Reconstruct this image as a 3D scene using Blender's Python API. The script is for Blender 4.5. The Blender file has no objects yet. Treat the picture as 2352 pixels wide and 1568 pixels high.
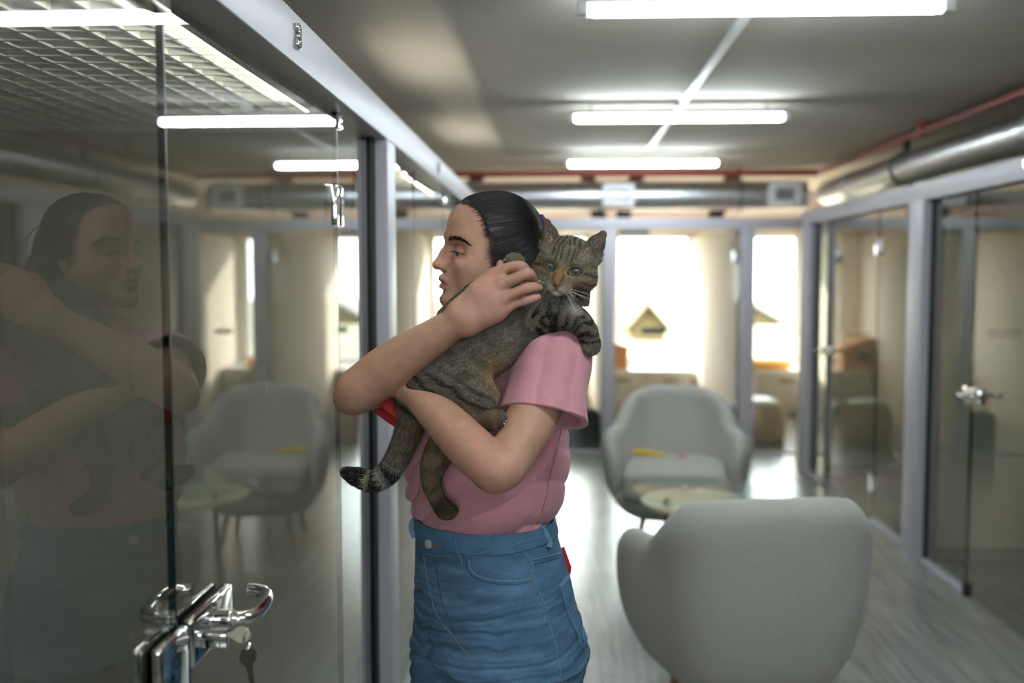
import bpy, bmesh, math, random
import numpy as np
from mathutils import Vector, Matrix
PI = math.pi
R = math.radians
rng = np.random.default_rng(7)
random.seed(7)
C = bpy.context.scene.collection
SC = bpy.context.scene

# ------------------------------------------------------------------ camera
FPX, CX, CY = 2287.0, 1176.0, 784.0            # 35 mm lens on a 2352 px wide frame
CAM = Vector((0, 0, 1.59))
cam_d = bpy.data.cameras.new('camera'); cam = bpy.data.objects.new('camera', cam_d); C.objects.link(cam)
cam.location = CAM
cam.rotation_euler = (R(90 - 3.78), 0, R(2.48))
cam_d.lens = 35.0; cam_d.sensor_width = 36.0; cam_d.clip_start = 0.05; cam_d.clip_end = 200
cam_d.dof.use_dof = True; cam_d.dof.focus_distance = 1.92; cam_d.dof.aperture_fstop = 1.9
SC.camera = cam
CR = cam.rotation_euler.to_matrix()

def W(px, py, Y):
    """where the sight line through (px, py) meets the plane at distance Y"""
    d = CR @ Vector(((px - CX) / FPX, -(py - CY) / FPX, -1.0))
    return CAM + d * (Y / d.y)

# ------------------------------------------------------------------ materials
MATS = {}
def mat(name, col=(.8, .8, .8), rough=.5, metal=0., spec=.5, noise=0., nscale=20., bump=0., bscale=200., sss=0., emit=None, estr=0., sheen=0., attr=None, coat=0., aniso=None):
    m = bpy.data.materials.new(name); m.use_nodes = True; MATS[name] = m
    nt = m.node_tree; b = nt.nodes['Principled BSDF']
    def setin(n, v):
        if n in b.inputs: b.inputs[n].default_value = v
    setin('Base Color', (*col, 1)); setin('Roughness', rough); setin('Metallic', metal); setin('Specular IOR Level', spec)
    if sss:
        setin('Subsurface Weight', sss); setin('Subsurface Radius', (.012, .005, .003)); setin('Subsurface Scale', .6)
    if sheen: setin('Sheen Weight', sheen); setin('Sheen Roughness', .5)
    if coat: setin('Coat Weight', coat); setin('Coat Roughness', .05)
    if emit: setin('Emission Color', (*emit, 1)); setin('Emission Strength', estr)
    tc = nt.nodes.new('ShaderNodeTexCoord')
    src = None
    if attr:
        a = nt.nodes.new('ShaderNodeAttribute'); a.attribute_name = attr; src = a.outputs['Color']
    if noise:
        n = nt.nodes.new('ShaderNodeTexNoise'); n.inputs['Scale'].default_value = nscale; n.inputs['Detail'].default_value = 5
        nt.links.new(tc.outputs['Object'], n.inputs['Vector'])
        mr = nt.nodes.new('ShaderNodeMapRange'); mr.inputs['From Min'].default_value = .3; mr.inputs['From Max'].default_value = .7
        mr.inputs['To Min'].default_value = 1 - noise; mr.inputs['To Max'].default_value = 1 + noise
        nt.links.new(n.outputs['Fac'], mr.inputs['Value'])
        mx = nt.nodes.new('ShaderNodeVectorMath'); mx.operation = 'SCALE'
        if src is None: mx.inputs[0].default_value = col
        else: nt.links.new(src, mx.inputs[0])
        nt.links.new(mr.outputs['Result'], mx.inputs['Scale']); src = mx.outputs['Vector']
    if src is not None: nt.links.new(src, b.inputs['Base Color'])
    if bump:
        n2 = nt.nodes.new('ShaderNodeTexNoise'); n2.inputs['Scale'].default_value = bscale; n2.inputs['Detail'].default_value = 3
        nt.links.new(tc.outputs['Object'], n2.inputs['Vector'])
        bp = nt.nodes.new('ShaderNodeBump'); bp.inputs['Strength'].default_value = bump; bp.inputs['Distance'].default_value = .002
        nt.links.new(n2.outputs['Fac'], bp.inputs['Height']); nt.links.new(bp.outputs['Normal'], b.inputs['Normal'])
    return m

def glass_mat(name, tint=(.90, .93, .90), ior=1.55, edge=False):
    m = bpy.data.materials.new(name); m.use_nodes = True; nt = m.node_tree; nt.nodes.clear()
    out = nt.nodes.new('ShaderNodeOutputMaterial'); tr = nt.nodes.new('ShaderNodeBsdfTransparent'); gl = nt.nodes.new('ShaderNodeBsdfGlossy')
    tr.inputs['Color'].default_value = (*tint, 1); gl.inputs['Roughness'].default_value = 0.0; gl.inputs['Color'].default_value = (1, 1, 1, 1)
    fr = nt.nodes.new('ShaderNodeFresnel'); fr.inputs['IOR'].default_value = ior
    ge = nt.nodes.new('ShaderNodeNewGeometry'); inv = nt.nodes.new('ShaderNodeMath'); inv.operation = 'SUBTRACT'; inv.inputs[0].default_value = 1
    nt.links.new(ge.outputs['Backfacing'], inv.inputs[1])
    mu = nt.nodes.new('ShaderNodeMath'); mu.operation = 'MULTIPLY'; nt.links.new(fr.outputs[0], mu.inputs[0]); nt.links.new(inv.outputs[0], mu.inputs[1])
    mx = nt.nodes.new('ShaderNodeMixShader'); nt.links.new(mu.outputs[0], mx.inputs[0]); nt.links.new(tr.outputs[0], mx.inputs[1]); nt.links.new(gl.outputs[0], mx.inputs[2])
    nt.links.new(mx.outputs[0], out.inputs['Surface'])
    return m

# ------------------------------------------------------------------ mesh builder
class MB:
    def __init__(s): s.bm = bmesh.new()
    def box(s, x0, x1, y0, y1, z0, z1, bev=0., M=None):
        r = bmesh.ops.create_cube(s.bm, size=1.0)
        T = Matrix.Translation(((x0 + x1) / 2, (y0 + y1) / 2, (z0 + z1) / 2)) @ Matrix.Diagonal((abs(x1 - x0), abs(y1 - y0), abs(z1 - z0), 1))
        if M is not None: T = M @ T
        bmesh.ops.transform(s.bm, matrix=T, verts=r['verts'])
        if bev:
            es = list({e for v in r['verts'] for e in v.link_edges})
            bmesh.ops.bevel(s.bm, geom=es, offset=bev, segments=3, profile=.5, affect='EDGES')
        return s
    def cyl(s, p0, p1, r0, r1=None, seg=24, caps=True):
        p0 = Vector(p0); p1 = Vector(p1); r1 = r0 if r1 is None else r1
        d = p1 - p0
        r = bmesh.ops.create_cone(s.bm, cap_ends=caps, segments=seg, radius1=r0, radius2=r1, depth=d.length)
        q = Vector((0, 0, 1)).rotation_difference(d.normalized()).to_matrix().to_4x4()
        bmesh.ops.transform(s.bm, matrix=Matrix.Translation((p0 + p1) / 2) @ q, verts=r['verts'])
        return s
    def tube(s, pts, r, seg=12, closed=False, flat=1.0):
        pts = [Vector(p) for p in pts]; n = len(pts)
        rs = r if isinstance(r, (list, tuple)) else [r] * n
        rings = []; up = None
        for i, p in enumerate(pts):
            if closed: t = pts[(i + 1) % n] - pts[i - 1]
            else: t = pts[min(i + 1, n - 1)] - pts[max(i - 1, 0)]
            t.normalize()
            if up is None:
                a = Vector((0, 0, 1)) if abs(t.z) < .9 else Vector((1, 0, 0)); up = t.cross(a).normalized()
            up = (up - t * up.dot(t)).normalized(); sd = t.cross(up)
            rings.append([s.bm.verts.new(p + (up * math.cos(2 * PI * k / seg) + sd * math.sin(2 * PI * k / seg) * flat) * rs[i]) for k in range(seg)])
        for i in range(n if closed else n - 1):
            a, b = rings[i], rings[(i + 1) % n]
            for k in range(seg): s.bm.faces.new((a[k], a[(k + 1) % seg], b[(k + 1) % seg], b[k]))
        if not closed:
            s.bm.faces.new(rings[0][::-1]); s.bm.faces.new(rings[-1])
        return s
    def lathe(s, prof, c=(0, 0, 0), seg=40, M=None):
        c = Vector(c); rings = []
        for (r, z) in prof:
            if r < 1e-6: rings.append([s.bm.verts.new(self_tf(M, c + Vector((0, 0, z))))])
            else: rings.append([s.bm.verts.new(self_tf(M, c + Vector((r * math.cos(2 * PI * k / seg), r * math.sin(2 * PI * k / seg), z)))) for k in range(seg)])
        for a, b in zip(rings, rings[1:]):
            for k in range(seg):
                k2 = (k + 1) % seg
                if len(a) == 1 and len(b) == 1: continue
                if len(a) == 1: s.bm.faces.new((a[0], b[k2], b[k]))
                elif len(b) == 1: s.bm.faces.new((a[k], a[k2], b[0]))
                else: s.bm.faces.new((a[k], a[k2], b[k2], b[k]))
        return s
    def ball(s, c, r, sx=1, sy=1, sz=1, seg=20, M=None):
        q = bmesh.ops.create_uvsphere(s.bm, u_segments=seg, v_segments=seg // 2 + 2, radius=r)
        T = Matrix.Translation(Vector(c)) @ (M if M is not None else Matrix.Identity(4)) @ Matrix.Diagonal((sx, sy, sz, 1))
        bmesh.ops.transform(s.bm, matrix=T, verts=q['verts'])
        return s
    def prism(s, pts, ext):
        """extrude a closed outline (list of 3D points) by a vector"""
        ext = Vector(ext); a = [s.bm.verts.new(Vector(p)) for p in pts]; b = [s.bm.verts.new(Vector(p) + ext) for p in pts]; n = len(pts)
        s.bm.faces.new(a[::-1]); s.bm.faces.new(b)
        for i in range(n): s.bm.faces.new((a[i], a[(i + 1) % n], b[(i + 1) % n], b[i]))
        return s
def self_tf(M, v): return M @ v if M is not None else v

def finish(o, m, parent, smooth):
    if m: o.data.materials.append(m)
    C.objects.link(o)
    if parent is not None:
        o.parent = parent; o.matrix_parent_inverse = parent.matrix_basis.inverted()
    return o
def obj(name, mb, m, parent=None, smooth=True, angle=35):
    me = bpy.data.meshes.new(name)
    bmesh.ops.recalc_face_normals(mb.bm, faces=mb.bm.faces[:])
    mb.bm.to_mesh(me); mb.bm.free()
    if smooth:
        me.shade_smooth() if hasattr(me, 'shade_smooth') else None
        try: me.set_sharp_from_angle(angle=R(angle))
        except Exception: pass
    return finish(bpy.data.objects.new(name, me), m, parent, smooth)
def npmesh(name, V, Q, m, parent=None, col=None, smooth=True, cname='col'):
    me = bpy.data.meshes.new(name); V = np.ascontiguousarray(V, np.float32); Q = np.ascontiguousarray(Q, np.int32); k = Q.shape[1]
    me.vertices.add(len(V)); me.vertices.foreach_set('co', V.ravel())
    me.loops.add(Q.size); me.loops.foreach_set('vertex_index', Q.ravel())
    me.polygons.add(len(Q)); me.polygons.foreach_set('loop_start', np.arange(0, Q.size, k, dtype=np.int32))
    me.update(calc_edges=True)
    if smooth: me.polygons.foreach_set('use_smooth', np.ones(len(Q), bool))
    if col is not None:
        a = me.color_attributes.new(cname, 'FLOAT_COLOR', 'POINT')
        c4 = np.ones((len(V), 4), np.float32); c4[:, :3] = col; a.data.foreach_set('color', c4.ravel())
    return finish(bpy.data.objects.new(name, me), m, parent, smooth)

def tag(o, label, cat, group=None, kind=None):
    o['label'] = label; o['category'] = cat
    if group: o['group'] = group
    if kind: o['kind'] = kind
    return o
def thing(name, loc, label, cat, group=None, kind=None):
    o = bpy.data.objects.new(name, None); o.empty_display_size = .1; C.objects.link(o); o.location = loc
    return tag(o, label, cat, group, kind)
def dup(root, loc, label, rotz=None, group=None):
    r = root.copy(); C.objects.link(r); r.location = loc
    if rotz is not None: r.rotation_euler = (0, 0, rotz)
    r['label'] = label
    if group: r['group'] = group
    for ch in list(root.children):
        c = ch.copy(); C.objects.link(c); c.parent = r; c.matrix_parent_inverse = ch.matrix_parent_inverse.copy()
        for g in ch.children:
            d = g.copy(); C.objects.link(d); d.parent = c; d.matrix_parent_inverse = g.matrix_parent_inverse.copy()
    return r

# ------------------------------------------------------------------ implicit-surface toolkit (numpy)
class Field:
    def __init__(s, lo, hi, h):
        s.lo = np.array(lo, float); s.h = h; s.n = np.ceil((np.array(hi, float) - s.lo) / h).astype(int) + 1
        s.F = np.full(s.n, 1.0, np.float32)
        s.ax = [(s.lo[i] + h * np.arange(s.n[i])).astype(np.float32) for i in range(3)]
    def sl(s, lo, hi):
        i0 = np.clip(np.floor((np.array(lo) - s.lo) / s.h).astype(int), 0, s.n - 1); i1 = np.clip(np.ceil((np.array(hi) - s.lo) / s.h).astype(int) + 1, 1, s.n)
        if np.any(i1 <= i0): return None, None
        S = tuple(slice(a, b) for a, b in zip(i0, i1))
        g = (s.ax[0][S[0]][:, None, None], s.ax[1][S[1]][None, :, None], s.ax[2][S[2]][None, None, :])
        return S, g
    def comb(s, fn, lo, hi, k, op):
        mar = k + 2 * s.h + .022
        S, g = s.sl(np.array(lo) - mar, np.array(hi) + mar)
        if S is None: return s
        d = fn(*g); a = s.F[S]
        if op == 'u':
            if k > 0:
                h = np.maximum(k - np.abs(a - d), 0) / k; r = np.minimum(a, d) - h * h * k * .25
            else: r = np.minimum(a, d)
        elif op == 's':
            d = -d
            if k > 0:
                h = np.maximum(k - np.abs(a - d), 0) / k; r = np.maximum(a, d) + h * h * k * .25
            else: r = np.maximum(a, d)
        s.F[S] = r
        return s
    def cone(s, a, ra, b, rb, k=.01, op='u', flat=None):
        a = np.array(a, float); b = np.array(b, float); ab = b - a; L2 = float(ab @ ab); r = max(ra, rb)
        def fn(x, y, z):
            t = np.clip(((x - a[0]) * ab[0] + (y - a[1]) * ab[1] + (z - a[2]) * ab[2]) / L2, 0, 1)
            dx = x - a[0] - t * ab[0]; dy = y - a[1] - t * ab[1]; dz = z - a[2] - t * ab[2]
            if flat is not None:               # squash along a unit direction
                n, q = flat; dn = dx * n[0] + dy * n[1] + dz * n[2]; e = (1 / q - 1)
                dx = dx + n[0] * dn * e; dy = dy + n[1] * dn * e; dz = dz + n[2] * dn * e
            return np.sqrt(dx * dx + dy * dy + dz * dz) - (ra + (rb - ra) * t)
        return s.comb(fn, np.minimum(a, b) - r, np.maximum(a, b) + r, k, op)
    def chain(s, pts, rs, k=.01, op='u', flat=None):
        for i in range(len(pts) - 1): s.cone(pts[i], rs[i], pts[i + 1], rs[i + 1], k, op, flat)
        return s
    def limb(s, pts, rs, k=.01, op='u', sub=5):
        """one smooth tapering limb: spline through pts with radii rs, one clean union"""
        pts = np.array(pts, float); rs = np.array(rs, float); n = len(pts); A, RR = [], []
        ext = np.concatenate([[2 * pts[0] - pts[1]], pts, [2 * pts[-1] - pts[-2]]]); er = np.concatenate([[rs[0]], rs, [rs[-1]]])
        for i in range(n - 1):
            for j in range(sub):
                t = j / sub; b = np.array([-t + 2 * t * t - t ** 3, 2 - 5 * t * t + 3 * t ** 3, t + 4 * t * t - 3 * t ** 3, -t * t + t ** 3]) * .5
                A.append(b @ ext[i:i + 4]); RR.append(float(b @ er[i:i + 4]))
        A.append(pts[-1]); RR.append(rs[-1]); A = np.array(A); rm = max(RR)
        def fn(x, y, z):
            best = None
            for a, b, ra, rb in zip(A[:-1], A[1:], RR[:-1], RR[1:]):
                ab = b - a; L2 = float(ab @ ab)
                t = np.clip(((x - a[0]) * ab[0] + (y - a[1]) * ab[1] + (z - a[2]) * ab[2]) / L2, 0, 1)
                d = np.sqrt((x - a[0] - t * ab[0]) ** 2 + (y - a[1] - t * ab[1]) ** 2 + (z - a[2] - t * ab[2]) ** 2) - (ra + (rb - ra) * t)
                if best is None: best = d
                else:
                    h = np.maximum(.003 - np.abs(best - d), 0) / .003; best = np.minimum(best, d) - h * h * .00075
            return best
        return s.comb(fn, A.min(0) - rm, A.max(0) + rm, k, op)
    def ell(s, c, r, k=.01, op='u', M=None):
        c = np.array(c, float); r = np.array(r, float); rm = r.max()
        M = np.eye(3) if M is None else np.array(M)      # columns = local axes
        def fn(x, y, z):
            dx, dy, dz = x - c[0], y - c[1], z - c[2]
            u = (dx * M[0, 0] + dy * M[1, 0] + dz * M[2, 0]); v = (dx * M[0, 1] + dy * M[1, 1] + dz * M[2, 1]); w = (dx * M[0, 2] + dy * M[1, 2] + dz * M[2, 2])
            k0 = np.sqrt((u / r[0]) ** 2 + (v / r[1]) ** 2 + (w / r[2]) ** 2); k1 = np.sqrt((u / r[0] ** 2) ** 2 + (v / r[1] ** 2) ** 2 + (w / r[2] ** 2) ** 2)
            return k0 * (k0 - 1) / np.maximum(k1, 1e-6)
        return s.comb(fn, c - rm, c + rm, k, op)
    def sample(s, P):
        q = (P - s.lo) / s.h; q = np.clip(q, 0, s.n - 1.001); i = np.floor(q).astype(int); f = q - i; r = 0
        for a in (0, 1):
            for b in (0, 1):
                for c in (0, 1):
                    w = (f[:, 0] if a else 1 - f[:, 0]) * (f[:, 1] if b else 1 - f[:, 1]) * (f[:, 2] if c else 1 - f[:, 2])
                    r = r + w * s.F[i[:, 0] + a, i[:, 1] + b, i[:, 2] + c]
        return r
    def grad(s, P):
        e = s.h; g = np.stack([s.sample(P + np.eye(3)[i] * e) - s.sample(P - np.eye(3)[i] * e) for i in range(3)], 1)
        return g / np.maximum(np.linalg.norm(g, axis=1, keepdims=True), 1e-9)
    def mesh(s, relax=1):
        F = s.F; ins = F < 0; n = s.n
        m = np.zeros(n - 1, np.uint8)
        for a in (0, 1):
            for b in (0, 1):
                for c in (0, 1): m += ins[a:n[0] - 1 + a, b:n[1] - 1 + b, c:n[2] - 1 + c]
        act = np.argwhere((m > 0) & (m < 8)); idx = np.full(n - 1, -1, np.int32); idx[tuple(act.T)] = np.arange(len(act))
        acc = np.zeros((len(act), 3)); cnt = np.zeros(len(act))
        cor = [(0, 0, 0), (1, 0, 0), (0, 1, 0), (1, 1, 0), (0, 0, 1), (1, 0, 1), (0, 1, 1), (1, 1, 1)]
        val = [F[act[:, 0] + a, act[:, 1] + b, act[:, 2] + c] for a, b, c in cor]
        for i in range(8):
            for j in range(i + 1, 8):
                if bin(i ^ j).count('1') != 1: continue
                x, y = val[i], val[j]; cr = (x < 0) != (y < 0); t = np.where(cr, x / np.where(np.abs(x - y) < 1e-12, 1, x - y), 0)
                p = np.array(cor[i]) + t[:, None] * (np.array(cor[j]) - np.array(cor[i])); acc += p * cr[:, None]; cnt += cr
        V = s.lo + s.h * (act + acc / np.maximum(cnt, 1)[:, None])
        Q = []
        for ax in range(3):
            o1, o2 = [a for a in range(3) if a != ax]
            sa = [slice(1, -1)] * 3; sa[ax] = slice(0, -1); sb = [slice(1, -1)] * 3; sb[ax] = slice(1, None)
            A, B = ins[tuple(sa)], ins[tuple(sb)]; e = np.argwhere(A != B)
            if not len(e): continue
            sg = A[tuple(e.T)]; base = e.copy(); base[:, o1] += 1; base[:, o2] += 1
            def cell(d1, d2):
                q = base.copy(); q[:, o1] += d1; q[:, o2] += d2; return idx[tuple(q.T)]
            q = np.stack([cell(-1, -1), cell(0, -1), cell(0, 0), cell(-1, 0)], 1)
            fl = sg if ax != 1 else ~sg
            q = np.where(fl[:, None], q, q[:, ::-1]); Q.append(q)
        Q = np.concatenate(Q); Q = Q[(Q >= 0).all(1)]
        for _ in range(relax):
            S = np.zeros_like(V); c = np.zeros(len(V))
            for a, b in ((0, 1), (1, 2), (2, 3), (3, 0)):
                np.add.at(S, Q[:, a], V[Q[:, b]]); np.add.at(S, Q[:, b], V[Q[:, a]]); np.add.at(c, Q[:, a], 1); np.add.at(c, Q[:, b], 1)
            V = V * .5 + S / np.maximum(c, 1)[:, None] * .5
        return V, Q
def smooth01(x, a, b):
    t = np.clip((x - a) / (b - a), 0, 1); return t * t * (3 - 2 * t)
_perm = rng.random((64, 64, 64)).astype(np.float32)
def vnoise(P, scale):
    q = np.asarray(P) * scale; i = np.floor(q).astype(int); f = q - i; f = f * f * (3 - 2 * f); r = 0
    for a in (0, 1):
        for b in (0, 1):
            for c in (0, 1):
                w = (f[..., 0] if a else 1 - f[..., 0]) * (f[..., 1] if b else 1 - f[..., 1]) * (f[..., 2] if c else 1 - f[..., 2])
                r = r + w * _perm[(i[..., 0] + a) % 64, (i[..., 1] + b) % 64, (i[..., 2] + c) % 64]
    return r
def arr(v): return np.array(v, float)
# ================================================================== THE ROOM
M_floor = mat('floor_laminate', (.30, .30, .28), rough=.24, spec=.5)
def floor_nodes(m):
    nt = m.node_tree; b = nt.nodes['Principled BSDF']; tc = nt.nodes.new('ShaderNodeTexCoord')
    mp = nt.nodes.new('ShaderNodeMapping'); mp.inputs['Rotation'].default_value = (0, 0, R(90)); nt.links.new(tc.outputs['Object'], mp.inputs['Vector'])
    br = nt.nodes.new('ShaderNodeTexBrick'); br.inputs['Scale'].default_value = 1; br.inputs['Brick Width'].default_value = 1.3; br.inputs['Row Height'].default_value = .19
    br.inputs['Mortar Size'].default_value = .0018; br.inputs['Color1'].default_value = (.30, .30, .28, 1); br.inputs['Color2'].default_value = (.25, .25, .235, 1); br.inputs['Mortar'].default_value = (.16, .16, .15, 1)
    nt.links.new(mp.outputs['Vector'], br.inputs['Vector'])
    mp2 = nt.nodes.new('ShaderNodeMapping'); mp2.inputs['Scale'].default_value = (28, 1.6, 1); nt.links.new(tc.outputs['Object'], mp2.inputs['Vector'])
    n = nt.nodes.new('ShaderNodeTexNoise'); n.inputs['Scale'].default_value = 1.5; n.inputs['Detail'].default_value = 8; nt.links.new(mp2.outputs['Vector'], n.inputs['Vector'])
    mr = nt.nodes.new('ShaderNodeMapRange'); mr.inputs['From Min'].default_value = .3; mr.inputs['From Max'].default_value = .7; mr.inputs['To Min'].default_value = .72; mr.inputs['To Max'].default_value = 1.22
    nt.links.new(n.outputs['Fac'], mr.inputs['Value'])
    v = nt.nodes.new('ShaderNodeVectorMath'); v.operation = 'SCALE'; nt.links.new(br.outputs['Color'], v.inputs[0]); nt.links.new(mr.outputs['Result'], v.inputs['Scale']); nt.links.new(v.outputs['Vector'], b.inputs['Base Color'])
floor_nodes(M_floor)
M_ceil = mat('ceiling_paint', (.70, .645, .56), rough=.9, noise=.05, nscale=1.5, bump=.15, bscale=30)
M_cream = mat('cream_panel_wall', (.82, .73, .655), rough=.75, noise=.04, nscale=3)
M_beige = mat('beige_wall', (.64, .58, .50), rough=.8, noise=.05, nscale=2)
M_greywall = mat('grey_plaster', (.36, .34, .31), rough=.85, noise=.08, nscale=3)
M_frame = mat('lilac_grey_powder_coat', (.50, .49, .545), rough=.42, spec=.45)
M_frame_in = mat('grey_channel', (.30, .32, .34), rough=.35, metal=.4)
M_gasket = mat('black_gasket', (.012, .013, .013), rough=.5)
M_white = mat('white_plastic', (.80, .81, .82), rough=.4)
M_chrome = mat('chrome', (.78, .78, .78), rough=.06, metal=1.0)
M_steel = mat('brushed_steel', (.45, .45, .45), rough=.25, metal=1.0)
M_duct = mat('galvanised_duct', (.56, .58, .60), rough=.34, metal=1.0, noise=.12, nscale=18, bump=.5, bscale=22)
M_red = mat('red_pipe_paint', (.30, .055, .04), rough=.45)
M_brown = mat('brown_timber', (.16, .10, .065), rough=.7, noise=.2, nscale=8)
M_glass = glass_mat('partition_glass', (.80, .83, .79), 1.62)
M_gedge = mat('green_glass_edge', (.001, .008, .006), rough=.3, spec=.3)
M_wglass = glass_mat('window_glass', (.97, .98, .98), 1.35)
M_lamp = mat('lamp_diffuser', (.9, .9, .9), emit=(.84, .95, 1.0), estr=25.0)
M_led = mat('led_strip', (.9, .9, .9), emit=(1.0, .93, .80), estr=22.0)
M_dark = mat('dark_strip', (.035, .045, .045), rough=.4)

def structure(name, mb, m, label, cat, **k):
    return tag(obj(name, mb, m, **k), label, cat, kind='structure')
XL, XR, YN, YF, ZC = -3.3, 5.2, -3.6, 12.0, 2.58
structure('floor', MB().box(XL, XR, YN, YF + .3, -.1, 0), M_floor, 'grey washed wood plank floor running down the corridor', 'floor')
structure('ceiling', MB().box(XL, XR, YN, YF + .3, ZC, ZC + .1), M_ceil, 'flat grey painted ceiling above the corridor', 'ceiling')
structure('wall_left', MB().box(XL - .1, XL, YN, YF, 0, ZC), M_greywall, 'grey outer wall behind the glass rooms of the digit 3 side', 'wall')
structure('wall_right', MB().box(XR, XR + .1, YN, YF, 0, ZC), M_beige, 'beige outer wall behind the glass rooms under the silver duct', 'wall')
structure('wall_near', MB().box(XL, -.45, YN - .1, YN, 0, ZC).box(.35, XR, YN - .1, YN, 0, ZC).box(-.45, .35, YN - .1, YN, 0, 1.0).box(-.45, .35, YN - .1, YN, 2.2, ZC), M_greywall, 'plain wall closing the near end of the corridor', 'wall')
# far wall with five windows
WIN = [(-1.80, -.86), (-.50, .40), (.72, 1.62), (2.02, 2.90), (3.08, 3.95)]
WZ0, WZ1 = .56, 2.08
fw = MB().box(XL, XR, YF, YF + .22, 0, WZ0).box(XL, XR, YF, YF + .22, WZ1, ZC)
xs = [XL] + [v for w in WIN for v in w] + [XR]
for i in range(0, len(xs), 2): fw.box(xs[i], xs[i + 1], YF, YF + .22, WZ0, WZ1)
structure('wall_far', fw, M_cream, 'cream far wall holding the row of bright windows', 'wall')
for i, (a, b) in enumerate(WIN):
    lab = ['bright window furthest towards the glass door side', 'bright window hidden behind the woman', 'bright window above the low cabinets with the wooden cat house',
           'bright window above the round pouf', 'bright window seen through the glass beside the far post'][i]
    w = thing(f'window_{i+1}', (a, YF + .1, WZ0), lab, 'window', kind='structure')
    fr = MB()
    t = .045
    fr.box(a, a + t, YF + .06, YF + .14, WZ0, WZ1, .004).box(b - t, b, YF + .06, YF + .14, WZ0, WZ1, .004).box(a + t, b - t, YF + .06, YF + .14, WZ0, WZ0 + t, .004).box(a + t, b - t, YF + .06, YF + .14, WZ1 - t, WZ1, .004)
    obj('window_frame', fr, M_white, w)
    obj('window_pane', MB().box(a + t, b - t, YF + .095, YF + .105, WZ0 + t, WZ1 - t), M_wglass, w, smooth=False)
    obj('window_sill', MB().box(a - .03, b + .03, YF - .16, YF + .06, WZ0 - .035, WZ0, .006), M_white, w)

w = thing('window_6', (-.05, YN - .05, 1.0), 'unseen window added in the near end wall as front fill, behind the viewer', 'window', kind='structure')  # added opening behind the camera, lets daylight fill the woman's near side
obj('window_frame', MB().box(-.45, -.39, YN - .09, YN - .03, 1.0, 2.2).box(.29, .35, YN - .09, YN - .03, 1.0, 2.2).box(-.39, .29, YN - .09, YN - .03, 1.0, 1.06).box(-.39, .29, YN - .09, YN - .03, 2.14, 2.2), M_white, w)
obj('window_pane', MB().box(-.39, .29, YN - .065, YN - .055, 1.06, 2.14), M_wglass, w, smooth=False)
# walls between the far rooms, and between the side rooms
structure('wall_divider', MB().box(1.62, 1.68, 9.0, YF, 0, 2.05), M_cream, 'cream wall between the two far rooms, lit by the window', 'wall')
structure('wall_divider', MB().box(2.97, 3.02, 9.0, YF, 0, 2.05), M_cream, 'cream wall of the far room behind the pouf', 'wall')
structure('wall_divider', MB().box(.42, .47, 9.0, YF, 0, 2.05), M_cream, 'cream wall of the far room beside the wooden cat house', 'wall')
structure('wall_divider', MB().box(-.84, -.78, 9.0, YF, 0, 2.05), M_cream, 'cream wall between the far rooms behind the woman', 'wall')
def panel_wall(x0, x1, y0, y1, z1, label, m):
    b = MB().box(x0, x1, y0, y1, .0, z1)
    x = x0 + .3
    while x < x1 - .1:
        b.box(x - .004, x + .004, y0 - .006, y0, .08, z1); x += .42
    return structure('wall_divider', b, m, label, 'wall')
panel_wall(2.18, XR, 8.05, 8.11, 2.05, 'cream panelled wall inside the further glass room under the duct', M_beige)
panel_wall(2.14, XR, 5.60, 5.66, 2.05, 'cream panelled wall inside the nearer glass room under the duct', M_beige)
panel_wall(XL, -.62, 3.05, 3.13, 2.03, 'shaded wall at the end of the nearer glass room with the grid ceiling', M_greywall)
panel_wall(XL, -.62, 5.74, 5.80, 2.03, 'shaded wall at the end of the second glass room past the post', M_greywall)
panel_wall(XL, -.62, 8.19, 8.25, 2.03, 'shaded wall at the end of the third glass room, behind the woman', M_beige)
for nm, x0, x1, yy, lab in (('skirting_board', 2.18, XR, 8.05, 'dark skirting at the foot of the further panelled wall'), ('skirting_board', 2.14, XR, 5.60, 'dark skirting at the foot of the nearer panelled wall')):
    tag(obj('trim_1', MB().box(x0, x1, yy - .014, yy - .0065, 0, .07), M_greywall), lab, 'skirting', kind='structure')

# ------------------------------------------------------------------ glass partitions
def toe_in(o, y0, deg):
    M = Matrix.Translation((XG, y0, 0)) @ Matrix.Rotation(R(deg), 4, 'Z') @ Matrix.Translation((-XG, -y0, 0))
    o.data.transform(M)
    for c_ in o.children: c_.data.transform(M)
def pane(par, name, axis, p, a, b, z0, z1, t=.010):
    """a glass sheet in the plane axis=p, from a to b, with green edges"""
    e = .006
    if axis == 'x':
        g = obj(name, MB().box(p - t / 2, p + t / 2, a, b, z0, z1), M_glass, par, smooth=False)
        obj('pane_edge', MB().box(p - t / 2 - .0004, p + t / 2 + .0004, a - .001, a + .0015, z0, z1).box(p - t / 2 - .0004, p + t / 2 + .0004, b - .0025, b + .0015, z0, z1), M_gedge, g)
    else:
        g = obj(name, MB().box(a, b, p - t / 2, p + t / 2, z0, z1), M_glass, par, smooth=False)
        obj('pane_edge', MB().box(a - .0015, a + .0025, p - t / 2 - .0004, p + t / 2 + .0004, z0, z1).box(b - .0025, b + .0015, p - t / 2 - .0004, p + t / 2 + .0004, z0, z1), M_gedge, g)
    return g
HZ0, HZ1 = 2.0, 2.1
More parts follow.
